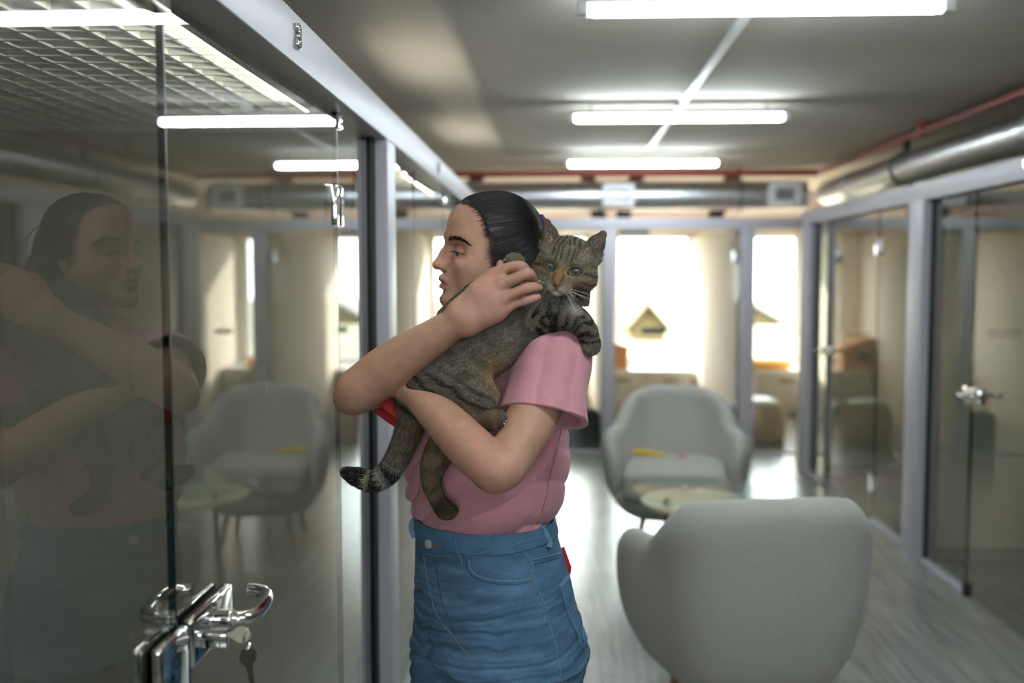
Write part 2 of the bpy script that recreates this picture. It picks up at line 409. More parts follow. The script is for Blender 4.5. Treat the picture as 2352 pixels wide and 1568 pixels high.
def digit(par, ch, size, loc, rot):
    cu = bpy.data.curves.new('digit', 'FONT'); cu.body = ch; cu.size = size; cu.extrude = .004; cu.bevel_depth = .0018; cu.bevel_resolution = 2; cu.align_x = 'CENTER'; cu.align_y = 'CENTER'; cu.offset = .0016
    o = bpy.data.objects.new('room_number', cu); C.objects.link(o); cu.materials.append(M_chrome)
    dg = bpy.context.evaluated_depsgraph_get(); me = bpy.data.meshes.new_from_object(o.evaluated_get(dg)); bpy.data.objects.remove(o)
    o = bpy.data.objects.new('room_number', me); C.objects.link(o); o.location = loc; o.rotation_euler = rot
    if par is not None:
        o.parent = par; o.matrix_parent_inverse = par.matrix_basis.inverted()
    return o
# left partition: frame face at x = -.505, glass at x = -.556
XG = -.556
lp = thing('glass_partition', (-.555, 3.0, 0), 'lilac grey framed glass partition with the chrome digit, beside the woman', 'partition', kind='structure')
obj('header', MB().box(-.605, -.505, YN, 8.25, HZ0, HZ1, .003), M_frame, lp)
obj('post', MB().box(-.605, -.505, 3.0, 3.155, .0, HZ0, .003), M_frame, lp)
obj('post', MB().box(-.605, -.505, 5.66, 5.80, 0, HZ0, .003), M_frame, lp)
obj('post', MB().box(-.605, -.505, 8.11, 8.25, 0, HZ0, .003), M_frame, lp)
obj('channel', MB().box(XG - .014, XG - .007, 2.93, 3.0, .0, HZ0).box(XG + .007, XG + .014, 2.955, 3.0, .0, HZ0).box(XG - .014, XG + .014, 2.985, 3.0, 0, HZ0), M_gasket, lp)
obj('floor_track', MB().box(-.585, -.527, YN, 1.43, 0, .03, .003).box(-.585, -.527, 2.52, 5.66, 0, .03, .003).box(-.585, -.527, 5.80, 8.11, 0, .03, .003), M_frame, lp)
pane(lp, 'fixed_pane', 'x', XG, 2.507, 2.985, .03, HZ0)
toe_in(pane(lp, 'fixed_pane', 'x', XG, .05, 1.402, .03, HZ0), 1.402, -.5)
pane(lp, 'fixed_pane', 'x', XG, -3.4, .04, .03, HZ0)
pane(lp, 'fixed_pane', 'x', XG, 3.16, 3.90, .03, HZ0)
pane(lp, 'fixed_pane', 'x', XG, 3.91, 4.93, .03, HZ0)
pane(lp, 'fixed_pane', 'x', XG, 4.94, 5.66, .03, HZ0)
pane(lp, 'fixed_pane', 'x', XG, 5.80, 8.11, .03, HZ0)
digit(lp, '3', .062, (-.503, 1.955, 2.052), (R(90), 0, R(90)))
digit(lp, '4', .062, (-.503, 4.30, 2.052), (R(90), 0, R(90)))
obj('patch_fitting', MB().box(XG - .018, XG + .018, 1.24, 1.40, 1.955, HZ0, .003), M_chrome, lp)
obj('patch_fitting', MB().box(XG - .016, XG + .016, 2.509, 2.545, 1.96, HZ0, .002), M_chrome, lp)
obj('patch_fitting', MB().box(XG - .016, XG + .016, 4.945, 4.99, 1.95, HZ0, .002), M_chrome, lp)

# door in the left partition
dl = thing('door_1', (XG, 2.5, 0), 'frameless glass door with chrome lever handle and keys, reflecting the woman', 'door', kind='structure')
toe_in(pane(dl, 'door_pane', 'x', XG, 1.412, 2.498, .012, 1.985), 2.0, -.5)
hz = MB().box(XG - .016, XG + .016, 2.455, 2.497, 1.715, 1.815, .002).box(XG - .016, XG + .016, 2.503, 2.545, 1.715, 1.815, .002)
obj('hinge', hz, M_chrome, dl)
obj('hinge', MB().cyl((XG + .014, 2.5, 1.715), (XG + .014, 2.5, 1.815), .005), M_chrome, dl)
obj('hinge', MB().box(XG - .016, XG + .016, 2.455, 2.545, .20, .30, .002), M_chrome, dl)
for sx in (1, -1):
    x0_, x1_ = sorted((XG + sx * .0065, XG + sx * .024))
    obj('lock_case', MB().box(x0_, x1_, 1.416, 1.60, 1.008, 1.083, .007), M_chrome, dl)
    obj('strike_case', MB().box(x0_, x1_, 1.30, 1.402, .93, 1.083, .007), M_chrome, lp)
obj('gasket', MB().box(XG - .0064, XG - .0052, 1.42, 1.596, 1.012, 1.081).box(XG + .0052, XG + .0064, 1.42, 1.596, 1.012, 1.081), M_gasket, dl)
obj('strike_plate', MB().box(XG - .022, XG + .022, 1.4035, 1.4075, .93, 1.078), M_gasket, lp)
def lever(par, xf, y, z, sgn, dirY=1, m=M_chrome, L=.112):
    """U-shaped lever handle standing off the face at x = xf towards sgn"""
    ctl = [(0, 0, 0), (.020, 0, 0), (.040, 0, 0), (.054, .004, 0), (.062, .016, .001), (.065, .036, .003), (.066, .058, .005), (.064, .078, .007), (.058, .096, .008), (.046, .108, .009), (.032, .112, .009), (.024, .112, .009)]
    q_ = np.array(ctl, float); q_[:, 1] *= L / .112; tt_ = np.linspace(0, len(ctl) - 1, 45)
    P_ = np.stack([np.interp(tt_, np.arange(len(ctl)), q_[:, i]) for i in range(3)], 1)
    for _ in range(3): P_[1:-1] = .25 * P_[:-2] + .5 * P_[1:-1] + .25 * P_[2:]
    pts = [(xf + sgn * p[0], y + dirY * p[1], z + p[2]) for p in P_]
    h = MB().tube(pts, [.0135 if p[0] < .036 and p[1] < .002 else .0112 for p in P_], 20)
    return h.cyl((xf + sgn * .0005, y, z), (xf + sgn * .007, y, z), .017, seg=28).cyl((xf + sgn * .034, y, z), (xf + sgn * .0365, y, z), .0145, seg=28)
obj('lever_handle', lever(dl, XG + .024, 1.492, 1.060, 1), M_chrome, dl)
obj('lever_handle', lever(dl, XG - .024, 1.492, 1.060, -1), M_chrome, dl)
obj('lock_cylinder', MB().cyl((XG + .024, 1.443, 1.052), (XG + .066, 1.443, 1.052), .0085).box(XG + .024, XG + .066, 1.4385, 1.4475, 1.032, 1.048, .002), M_chrome, dl)
obj('lock_cylinder', MB().cyl((XG - .060, 1.443, 1.052), (XG - .024, 1.443, 1.052), .0085).box(XG - .060, XG - .024, 1.4385, 1.4475, 1.032, 1.048, .002), M_chrome, dl)

# right partition: frame face at x = 2.0, glass at x = 2.056
XH = 2.056
rp = thing('glass_partition', (2.05, 5.5, 0), 'lilac grey framed glass partition under the silver duct, behind the armchairs', 'partition', kind='structure')
obj('header', MB().box(2.0, 2.1, YN, 8.25, HZ0, HZ1, .003), M_frame, rp)
obj('post', MB().box(2.0, 2.1, 5.54, 5.76, 0, HZ0, .003), M_frame, rp)
obj('post', MB().box(2.0, 2.1, 7.97, 8.25, 0, HZ0, .003), M_frame, rp)
obj('post', MB().box(2.0, 2.1, 2.9, 3.1, 0, HZ0, .003), M_frame, rp)
obj('channel', MB().box(XH - .012, XH + .012, 5.52, 5.54, 0, HZ0).box(XH - .012, XH + .012, 7.95, 7.97, 0, HZ0), M_gasket, rp)
obj('floor_track', MB().box(2.025, 2.085, 3.1, 3.9, 0, .03, .003).box(2.025, 2.085, 4.98, 5.54, 0, .03, .003).box(2.025, 2.085, 5.76, 6.44, 0, .03, .003).box(2.025, 2.085, 7.6, 7.97, 0, .03, .003), M_frame, rp)
pane(rp, 'fixed_pane', 'x', XH, 4.985, 5.53, .03, HZ0); pane(rp, 'fixed_pane', 'x', XH, 3.1, 3.89, .03, HZ0)
pane(rp, 'fixed_pane', 'x', XH, 5.76, 6.44, .03, HZ0); pane(rp, 'fixed_pane', 'x', XH, 7.61, 7.96, .03, HZ0); pane(rp, 'fixed_pane', 'x', XH, -3.4, 2.9, .03, HZ0)
digit(rp, '5', .062, (1.998, 4.36, 2.052), (R(90), 0, R(-90)))
digit(rp, '6', .062, (1.998, 6.95, 2.052), (R(90), 0, R(-90)))
d2 = thing('door_2', (XH, 3.9, 0), 'frameless glass door with chrome lever, nearer one under the duct', 'door', kind='structure')
pane(d2, 'door_pane', 'x', XH, 3.90, 4.972, .012, 1.985)
obj('lock_case', MB().box(XH - .026, XH + .026, 4.86, 5.02, .965, 1.045, .006), M_chrome, d2)
obj('lever_handle', lever(d2, XH - .026, 4.92, 1.01, -1, -1), M_chrome, d2); obj('lever_handle', lever(d2, XH + .026, 4.92, 1.01, 1, -1), M_chrome, d2)
obj('floor_fitting', MB().box(XH - .018, XH + .018, 4.94, 5.0, .0, .06, .003), M_gasket, d2)
d3 = thing('door_3', (XH, 6.45, 0), 'frameless glass door with chrome lever, further one beside the far post', 'door', kind='structure')
pane(d3, 'door_pane', 'x', XH, 6.45, 7.60, .012, 1.985)
obj('lock_case', MB().box(XH - .026, XH + .026, 7.49, 7.65, .985, 1.065, .006), M_chrome, d3)
obj('lever_handle', lever(d3, XH - .026, 7.55, 1.03, -1, -1), M_chrome, d3)
for z in (.20, 1.72): obj('hinge', MB().box(XH - .018, XH + .018, 6.40, 6.49, z, z + .10, .002), M_chrome, d3)

# back partition at y = 8.9
YB = 8.95
bp_ = thing('glass_partition', (1.0, YB, 0), 'lilac grey framed glass partition across the far end, before the window rooms', 'partition', kind='structure')
obj('header', MB().box(XL, 4.8, 8.9, 9.0, HZ0, HZ1, .003), M_frame, bp_)
for a, b in ((-2.05, -1.93), (-.80, -.69), (.428, .533), (1.64, 1.765), (2.95, 3.05)):
    obj('post', MB().box(a, b, 8.9, 9.0, 0, HZ0, .003), M_frame, bp_)
pane(bp_, 'fixed_pane', 'y', YB, -1.93, -.80, .02, HZ0); pane(bp_, 'fixed_pane', 'y', YB, -.69, .428, .02, HZ0); pane(bp_, 'fixed_pane', 'y', YB, 3.05, 4.8, .02, HZ0)
pane(bp_, 'fixed_pane', 'y', YB, 1.765, 2.95, .02, HZ0)
obj('floor_track', MB().box(-1.93, -.8, 8.93, 8.97, 0, .02).box(-.69, .428, 8.93, 8.97, 0, .02).box(1.765, 2.95, 8.93, 8.97, 0, .02).box(3.05, 4.8, 8.93, 8.97, 0, .02), M_frame, bp_)
d4 = thing('door_4', (1.63, YB, 0), 'glass door of the far room with the wooden cat house, between two posts', 'door', kind='structure')
pane(d4, 'door_pane', 'y', YB, .545, 1.632, .012, 1.985)
for z in (.34, 1.70): obj('hinge', MB().box(1.575, 1.64, YB - .025, YB + .025, z, z + .12, .004), M_steel, d4)
obj('door_closer', MB().box(.56, .83, 8.885, 8.925, 1.955, 1.995, .004), M_dark, d4)
obj('push_strip', MB().box(.775, .995, YB - .02, YB - .0055, 1.075, 1.125, .004), M_dark, d4)
st = obj('push_strip', MB().box(1.97, 2.13, YB - .02, YB - .0055, 1.065, 1.10, .004), M_brown, bp_)
tag(obj('wall_strip', MB().box(2.31, 2.51, 8.02, 8.0435, 1.09, 1.15, .004), M_greywall), 'grey horizontal strip on the further panelled wall', 'strip', 'grey strips on the panelled walls')
tag(obj('wall_strip', MB().box(2.38, 2.56, 5.57, 5.5935, 1.25, 1.295, .004), M_greywall), 'grey horizontal strip on the nearer panelled wall', 'strip', 'grey strips on the panelled walls')

# ------------------------------------------------------------------ ceiling fittings
def batten(x0, x1, y, z, label):
    xm = (x0 + x1) / 2
    t = thing('ceiling_light', (xm, y, ZC), label, 'lamp', 'batten lights across the ceiling')
    obj('housing', MB().box(x0 - .02, x1 + .02, y - .034, y + .034, z + .016, z + .03, .004), M_white, t)
    pts = [(x0 + .012, y, z)] + [(x0 + .03 + (x1 - x0 - .06) * k / 20, y, z) for k in range(21)] + [(x1 - .012, y, z)]
    obj('diffuser', MB().tube(pts, [.018] + [.023] * 21 + [.018], 20), M_lamp, t)
    obj('end_cap', MB().box(x0 - .03, x0 + .010, y - .026, y + .026, z - .022, z + .03, .006), M_white, t)
    obj('end_cap', MB().box(x1 - .010, x1 + .03, y - .026, y + .026, z - .022, z + .03, .006), M_white, t)
    for xx in (x0 + .1, x1 - .1): obj('hanger', MB().cyl((xx, y, z + .025), (xx, y, ZC), .004), M_steel, t)
    return t
L0 = batten(.10, 1.30, 3.46, 2.49, 'white batten ceiling light, longest and nearest of the glowing three')
def batten_copy(dy, label):
    return dup(L0, (L0.location.x, L0.location.y + dy, L0.location.z), label)
batten_copy(2.33, 'white batten ceiling light, middle one of the three along the conduit')
batten_copy(4.66, 'white batten ceiling light, furthest one before the red pipe')
batten_copy(-2.4, 'white batten ceiling light over the near end of the corridor, out of the picture')
batten_copy(-4.9, 'white batten ceiling light by the near wall, out of the picture')
tag(obj('cable_trunking', MB().box(.70, .735, 2.0, 7.7, ZC - .022, ZC, .004), M_white), 'thin white cable trunking running along the ceiling between the lights', 'conduit')
rpipe = thing('sprinkler_pipe', (2.36, 3, 2.52), 'red sprinkler pipe running above the silver duct and across the far end', 'pipe')
obj('pipe_run', MB().tube([(2.36, YN + .05, 2.515), (2.36, 5, 2.515), (2.36, 9.15, 2.515)], .022, 16), M_red, rpipe)
obj('pipe_run', MB().tube([(2.36, 9.15, 2.515), (0, 9.15, 2.515), (XL + .05, 9.15, 2.515)], .030, 16), M_red, rpipe)
for y in (2.2, 4.4, 6.6): obj('pipe_clamp', MB().box(2.335, 2.385, y - .02, y + .02, 2.485, ZC, .003), M_red, rpipe)
def duct(name, p0, p1, r, label, n):
    p0 = Vector(p0); p1 = Vector(p1); t = thing(name, (p0 + p1) / 2, label, 'duct')
    b = MB(); b.cyl(p0, p1, r, seg=48)
    obj('duct_pipe', b, M_duct, t)
    for k in range(n):
        q = p0.lerp(p1, (k + .5) / n); d = (p1 - p0).normalized() * .012
        obj('joint_band', MB().cyl(q - d, q + d, r + .006, seg=48), M_duct, t)
    return t
dr = duct('ventilation_duct', (2.47, YN + .1, 2.34), (2.47, 9.2, 2.34), .11, 'silver round ventilation duct along the ceiling above the glass doors with digit 5', 8)
for y in (1.0, 4.35, 7.2): obj('duct_hanger', MB().box(2.45, 2.49, y - .015, y + .015, 2.45, ZC, .002).tube([(2.47 + .116 * math.cos(R(k * 15)), y, 2.34 + .116 * math.sin(R(k * 15))) for k in range(24)], .006, 6, closed=True), M_dark, dr)
db = duct('ventilation_duct', (XL + .1, 9.35, 2.33), (2.30, 9.35, 2.33), .135, 'silver round ventilation duct across the far end below the red pipe', 5)
obj('duct_hanger', MB().box(1.68, 1.71, 9.33, 9.36, 2.46, ZC, .002).tube([(1.695, 9.35 + .142 * math.cos(R(k * 15)), 2.33 + .142 * math.sin(R(k * 15))) for k in range(24)], .008, 6, closed=True), M_dark, db)
def grille(x, wdt=.29, hh=.20):
    f = MB(); y0, y1 = 9.16, 9.24; a, b = x - wdt / 2, x + wdt / 2; c, d = 2.325 - hh / 2, 2.325 + hh / 2; e = .05
    f.box(a, b, y0, y1, c, c + e, .004).box(a, b, y0, y1, d - e, d, .004).box(a, a + e + .01, y0, y1, c + e, d - e, .004).box(b - e - .01, b, y0, y1, c + e, d - e, .004)
    t = obj('air_grille', f, M_white, db); t['label'] = 'white air grille'
    s = MB()
    for k in range(5): s.box(a + e, b - e, y0 + .03, y0 + .05, c + e + .004 + k * .02, c + e + .012 + k * .02)
    obj('slats', s.box(a + e, b - e, y1 - .01, y1 - .005, c + e, d - e), M_frame_in, t)
    obj('neck', MB().cyl((x, 9.235, 2.33), (x, 9.26, 2.33), .09), M_duct, t)
grille(.575); grille(2.08)
for i, (xa, xb) in enumerate(((.80, .62), (1.72, 1.50), (-.75, -.95), (.30, .45))):
    q = MB().prism([(xa - .07, 9.7, 2.58), (xa + .07, 9.7, 2.58), (xb + .07, 9.7, 2.06), (xb - .07, 9.7, 2.06)], (0, .12, 0))
    tag(obj('diagonal_brace', q, M_brown), ['brown diagonal brace under the far duct, right of the middle grille', 'brown diagonal brace under the far duct near its end grille', 'brown diagonal brace under the far duct behind the header end', 'brown diagonal brace under the far duct, left of the middle grille'][i], 'brace', 'braces under the far duct')

# grid ceilings and LED strips of the rooms on the left
def grid_ceiling(y0, y1, label):
    g = MB(); p = .068; t = .004; x = -.66
    while x > -3.2: g.box(x - t, x + t, y0, y1, 2.04, 2.085); x -= p
    y = y0
    while y < y1: g.box(-3.2, -.64, y - t, y + t, 2.04, 2.085); y += p
    return tag(obj('grid_ceiling', g, M_white, smooth=False), label, 'ceiling grid')
M_grid = M_white
grid_ceiling(.0, 3.04, 'white open-cell grid ceiling of the near glass room')
grid_ceiling(5.82, 8.15, 'white open-cell grid ceiling of the third glass room, behind the woman')
grid_ceiling(3.16, 5.7, 'white open-cell grid ceiling of the second glass room past the post')
def led(y0, y1, label):
    t = obj('led_strip', MB().box(-.6285, -.605, y0 - .01, y1 + .01, 2.006, 2.0245, .002), M_white, lp); t['label'] = label
    obj('led_diffuser', MB().box(-.641, -.629, y0, y1, 2.009, 2.021, .002), M_led, t)
led(1.2, 2.56, 'glowing strip light inside the near glass room along the header')
led(6.45, 7.45, 'glowing strip light in the third glass room, behind the woman')
led(-.55, .85, 'unseen strip light added as face fill in the glass room beside the viewer')  # added out of view to light her face from the left front
led(-2.9, -1.5, 'unseen strip light added as fill from the left in the first glass room')  # another added strip out of view, more fill from the left
led(4.2, 5.15, 'glowing strip light inside the second glass room past the post')

# ------------------------------------------------------------------ outside the windows
M_out = mat('outdoor_ground', (.16, .15, .09), rough=.9, noise=.2, nscale=.5)
M_house = mat('house_wall', (.11, .075, .032), rough=.9, noise=.15, nscale=1)
M_roof = mat('house_roof', (.085, .052, .020), rough=.9, noise=.25, nscale=2)
M_roof2 = mat('grey_roof', (.16, .15, .14), rough=.9, noise=.1, nscale=2)
tag(obj('ground_outside', MB().box(-30, 40, 12.5, 80, -.45, -.35), M_out), 'pale sunlit ground outside the windows', 'ground', kind='structure')
def house(xa, y, zr, w, dz, h0, mr, label):
    t = thing('house', (xa, y, -.4), label, 'house')
    obj('house_wall', MB().prism([(xa - w, y, -.4), (xa + w, y, -.4), (xa + w, y, h0), (xa, y, zr - .25), (xa - w, y, h0)], (0, 6, 0)), M_house, t)
    obj('house_roof', MB().prism([(xa, y - .3, zr), (xa + w + .15, y - .3, h0 - .08), (xa + w + .15, y - .3, h0 - .2), (xa, y - .3, zr - .14), (xa - w - .15, y - .3, h0 - .2), (xa - w - .15, y - .3, h0 - .08)], (0, 6.6, 0)), mr, t)
    return t
house(2.78, 30, .80, .50, .7, .12, M_roof, 'small sand coloured gabled house outside the window behind the cat')
house(7.7, 40, .60, 1.35, 1., -.18, M_roof2, 'house with a sloping grey roof outside the window above the pouf')

# ------------------------------------------------------------------ daylight
wd = bpy.data.worlds.new('world'); SC.world = wd; wd.use_nodes = True
bg = wd.node_tree.nodes['Background']; bg.inputs['Color'].default_value = (.90, .95, 1.0, 1); bg.inputs['Strength'].default_value = 9.0
sd = bpy.data.lights.new('sun', 'SUN'); sd.energy = 9.0; sd.angle = R(2); sd.color = (1, .88, .75)
so = bpy.data.objects.new('sun', sd); C.objects.link(so); so.location = (-8, 30, 15)
so.rotation_euler = Vector((.55, -.72, -.42)).to_track_quat('-Z', 'Y').to_euler()
SC.view_settings.view_transform = 'Standard'; SC.view_settings.look = 'None'; SC.view_settings.gamma = 1; SC.view_settings.exposure = 1.45; SC.view_settings.use_curve_mapping = False
SC.cycles.use_denoising = True
SC.cycles.max_bounces = 10; SC.cycles.diffuse_bounces = 5; SC.cycles.glossy_bounces = 6; SC.cycles.transparent_max_bounces = 24; SC.cycles.transmission_bounces = 6
SC.cycles.caustics_reflective = False; SC.cycles.caustics_refractive = False; SC.cycles.sample_clamp_indirect = 6.0
# ================================================================== FURNITURE
M_uph = mat('light_grey_upholstery', (.455, .45, .41), rough=.95, noise=.06, nscale=120, bump=.35, bscale=350, sheen=.25)
M_wood = mat('pale_wood', (.78, .64, .45), rough=.5, noise=.15, nscale=14)
M_legw = mat('wooden_leg', (.35, .20, .10), rough=.5)
M_tglass = glass_mat('table_glass', (.86, .93, .92), 1.5)
M_yellow = mat('yellow_plastic', (.75, .52, .04), rough=.4)
M_pink = mat('pink_toy', (.62, .30, .45), rough=.6)

def armchair(loc, rotz, label):
    """a tub armchair, local frame: back towards -y, opening towards +y"""
    h = .0085; f = Field((-.50, -.50, .04), (.50, .50, 1.0), h)
    def se(x, y, a, b, n): return (np.abs(x / a) ** n + np.abs(y / b) ** n) ** (1 / n)
    def shell(x, y, z):
        u = np.clip((z - .20) / .43, 0, 1); gz = np.sqrt(1 - (1 - u) ** 2.2)
        ybk = y + .07 * smooth01(z, .35, .92) - .03              # the back leans away
        pl = .345 + .085 * smooth01(y, -.22, .22)                # wider at the arms than at the back
        a = pl * (.44 + .56 * gz) - .03 * smooth01(z, .72, .95); b = .40 * (.40 + .60 * gz)
        outer = (se(x, ybk, a, b, 3.0) - 1) * np.minimum(a, b)
        top = .725 + .195 * smooth01(-y, .02, .20) - .10 * smooth01(y, .12, .42) + .012 - .95 * np.maximum(np.abs(x) - .06, 0) ** 2 * smooth01(-y, .05, .2)
        d = np.maximum(outer, .20 - z); k = .11
        e = (z - top); hh = np.maximum(k - np.abs(d - e), 0) / k
        return np.maximum(d, e) + hh * hh * k * .25
    f.comb(shell, (-.5, -.5, .05), (.5, .5, .98), 0, 'u')
    def cavity(x, y, z):
        a = (.235 + .075 * smooth01(y, -.22, .22)) + .02 * smooth01(z, .35, .8); yb = y - .10 + .07 * smooth01(z, .35, .9)
        c = (se(x, yb, a, .34 - .0 * z, 2.6) - 1) * .27
        front = np.maximum(np.abs(x) - a + .0, -(y - .1))
        c = np.minimum(c, np.where(y > .1, np.abs(x) - a, 1.0))
        d = np.maximum(c, .36 - z); return d
    f.comb(cavity, (-.45, -.45, .36), (.45, .6, 1.05), .07, 's')
    V, Q = f.mesh(2)
    t = thing('armchair', loc, label, 'armchair', 'light grey tub armchairs')
    npmesh('shell', V + np.array(loc), Q, M_uph, t)
    g = Field((-.36, -.34, .28), (.36, .46, .60), .0085)
    def cush(x, y, z):
        qx = np.abs(x) - .235; qy = np.abs(y - .07) - .27; dz = z - (.43 + .018 * np.cos(np.clip(x / .3, -1, 1) * PI / 2) * np.cos(np.clip((y - .07) / .33, -1, 1) * PI / 2)); qz = np.abs(dz) - .035
        return np.sqrt(np.maximum(qx, 0) ** 2 + np.maximum(qy, 0) ** 2 + np.maximum(qz, 0) ** 2) + np.minimum(np.maximum(np.maximum(qx, qy), qz), 0) - .05
    g.comb(cush, (-.35, -.3, .3), (.35, .45, .58), 0, 'u'); V2, Q2 = g.mesh(2)
    npmesh('seat_cushion', V2 + np.array(loc), Q2, M_uph, t)
    for sx, sy in ((-.2, -.2), (.2, -.2), (-.2, .22), (.2, .22)):
        obj('leg', MB().cyl((loc[0] + sx * 1.05, loc[1] + sy * 1.05, 0), (loc[0] + sx * .8, loc[1] + sy * .8, .30), .012, .022), M_legw, t)
    t.rotation_euler = (0, 0, rotz)
    return t
ch_near = armchair((.655, 3.36, 0), R(8), 'light grey tub armchair seen from behind, nearest one')
ch_far = dup(ch_near, (.70, 5.78, 0), 'light grey tub armchair facing the room with toys on its seat', R(173))

tx, ty = .66, 4.58
tb = thing('side_table', (tx, ty, 0), 'low round table with glass top over a pale wood disc, between armchairs', 'table')
obj('wood_disc', MB().lathe([(0, .533), (.255, .533), (.26, .538), (.26, .550), (.255, .555), (0, .555)], (tx, ty, 0), 64), M_wood, tb)
obj('glass_top', MB().lathe([(0, .593), (.297, .593), (.30, .596), (.30, .602), (.297, .605), (0, .605)], (tx, ty, 0), 64), M_tglass, tb)
for k in range(3):
    a = R(100 + 120 * k); px, py = tx + .2 * math.cos(a), ty + .2 * math.sin(a)
    obj('spacer', MB().cyl((px, py, .555), (px, py, .593), .016), M_chrome, tb)
    obj('leg', MB().cyl((tx + .24 * math.cos(a), ty + .24 * math.sin(a), 0), (px, py, .534), .013), M_steel, tb)

def toy_stick():
    t = thing('toy_wand', (.55, 5.86, .5), 'yellow toy lying on the seat of the far armchair', 'toy')
    obj('toy_body', MB().tube([(.45, 5.90, 0.539), (.52, 5.885, 0.544), (.59, 5.87, 0.539), (.66, 5.85, 0.534)], [.010, .019, .017, .008], 14), M_yellow, t)
    obj('toy_tail', MB().tube([(.45, 5.90, 0.538), (.42, 5.915, 0.532), (.395, 5.91, 0.528)], [.008, .006, .003], 10), M_brown, t)
toy_stick()
tag(obj('toy_ball', MB().ball((.745, 5.80, 0.538), .022, 1.15, 1, .8), M_pink), 'small pink toy on the seat of the far armchair', 'toy')

# things in the rooms at the far end
M_cat_house = mat('orange_plywood', (.50, .22, .07), rough=.6, noise=.15, nscale=10)
M_cab = mat('cabinet_white', (.50, .47, .43), rough=.6)
M_pouf = mat('pouf_fabric', (.62, .47, .34), rough=.9, noise=.05, nscale=60)
def cabinet(x0, x1, label, y0=11.35, y1=11.82, z1=.515):
    t = thing('low_cabinet', ((x0 + x1) / 2, y0, 0), label, 'cabinet', 'low cabinets under the far windows')
    obj('cabinet_body', MB().box(x0, x1, y0 + .02, y1, 0.03, z1 - .03, .006).box(x0 + .03, x1 - .03, y0 + .05, y1 - .02, 0, .03), M_cab, t)
    obj('cabinet_top', MB().box(x0 - .01, x1 + .01, y0, y1, z1 - .03, z1, .005), M_white, t)
    n = 2; w = (x1 - x0) / n
    for k in range(n):
        d = obj('drawer', MB().box(x0 + k * w + .012, x0 + (k + 1) * w - .012, y0, y0 + .02, .06, z1 - .045, .004), M_cab, t)
        obj('handle', MB().box(x0 + k * w + w * .35, x0 + k * w + w * .65, y0 - .012, y0, z1 - .13, z1 - .10, .003), M_brown, d)
cabinet(.50, 1.58, 'pale low cabinet with drawers under the window beside the wooden cat house')
cabinet(1.72, 2.93, 'pale low cabinet under the window behind the round pouf')
chs = thing('cat_house', (.62, 11.58, .515), 'orange plywood cat house with a sloping roof on the cabinet by the window', 'cat house')
ca, cb_, cy0, cy1, cz = .50, .84, 11.42, 11.74, .515
obj('house_body', MB().prism([(ca, cy0, cz), (cb_, cy0, cz), (cb_, cy0, cz + .24), (ca, cy0, cz + .35)], (0, cy1 - cy0, 0)), M_cat_house, chs)
obj('house_door', MB().cyl((.60, cy0 - .004, cz + .15), (.60, cy0 + .01, cz + .15), .065), M_gasket, chs)
obj('house_roof', MB().prism([(ca - .0, cy0 - .03, cz + .352), (cb_ + .04, cy0 - .03, cz + .23), (cb_ + .04, cy0 - .03, cz + .25), (ca - .0, cy0 - .03, cz + .372)], (0, cy1 - cy0 + .06, 0)), M_cat_house, chs)
cb = thing('pet_bed', (2.32, 11.58, .515), 'orange rimmed pet bed on the cabinet under the window above the pouf', 'pet bed')
obj('bed_rim', MB().tube([(2.32 + .36 * math.cos(R(12 * k)), 11.58 + .17 * math.sin(R(12 * k)), .57) for k in range(30)], .052, 12, closed=True), mat('orange_fabric', (.75, .40, .10), rough=.9), cb)
obj('bed_cushion', MB().ball((2.32, 11.58, .548), .3, 1.1, .5, .11), M_white, cb)
def pouf(loc, s, label, base=0.):
    t = thing('pouf', (loc[0], loc[1], 0), label, 'pouf', 'round poufs in the far rooms')
    if base: obj('plinth', MB().box(loc[0] - s * 1.1, loc[0] + s * 1.1, loc[1] - s, loc[1] + s * .6, 0, base, .004), M_beige, t)
    obj('pouf_body', MB().lathe([(0, base), (s * .82, base), (s * .93, base + .05 * s), (s, base + .5 * s), (s * .97, base + .9 * s), (s * .85, base + 1.25 * s), (s * .72, base + 1.42 * s)], (loc[0], loc[1], 0), 40), M_pouf, t)
    obj('pouf_cushion', MB().lathe([(s * .72, base + 1.42 * s), (s * .66, base + 1.52 * s), (s * .35, base + 1.62 * s), (0, base + 1.64 * s)], (loc[0], loc[1], 0), 40), M_white, t)
pouf((2.00, 9.75), .25, 'peach coloured round pouf with white top behind the far partition')
pouf((1.08, 9.72), .25, 'peach coloured round pouf behind the far armchair, seen mirrored in the glass')
bag = thing('dark_bag', (.20, 9.3, 0), 'dark bag on the floor behind the far partition, beside the woman’s sleeve', 'bag')
obj('bag_body', MB().box(.08, .42, 9.15, 9.4, 0, .34, .05), mat('black_fabric', (.02, .025, .025), rough=.9), bag)
obj('bag_strap', MB().tube([(.15, 9.27, .33), (.18, 9.27, .44), (.25, 9.27, .48), (.32, 9.27, .44), (.35, 9.27, .33)], .012, 10), MATS['black_fabric'], bag)

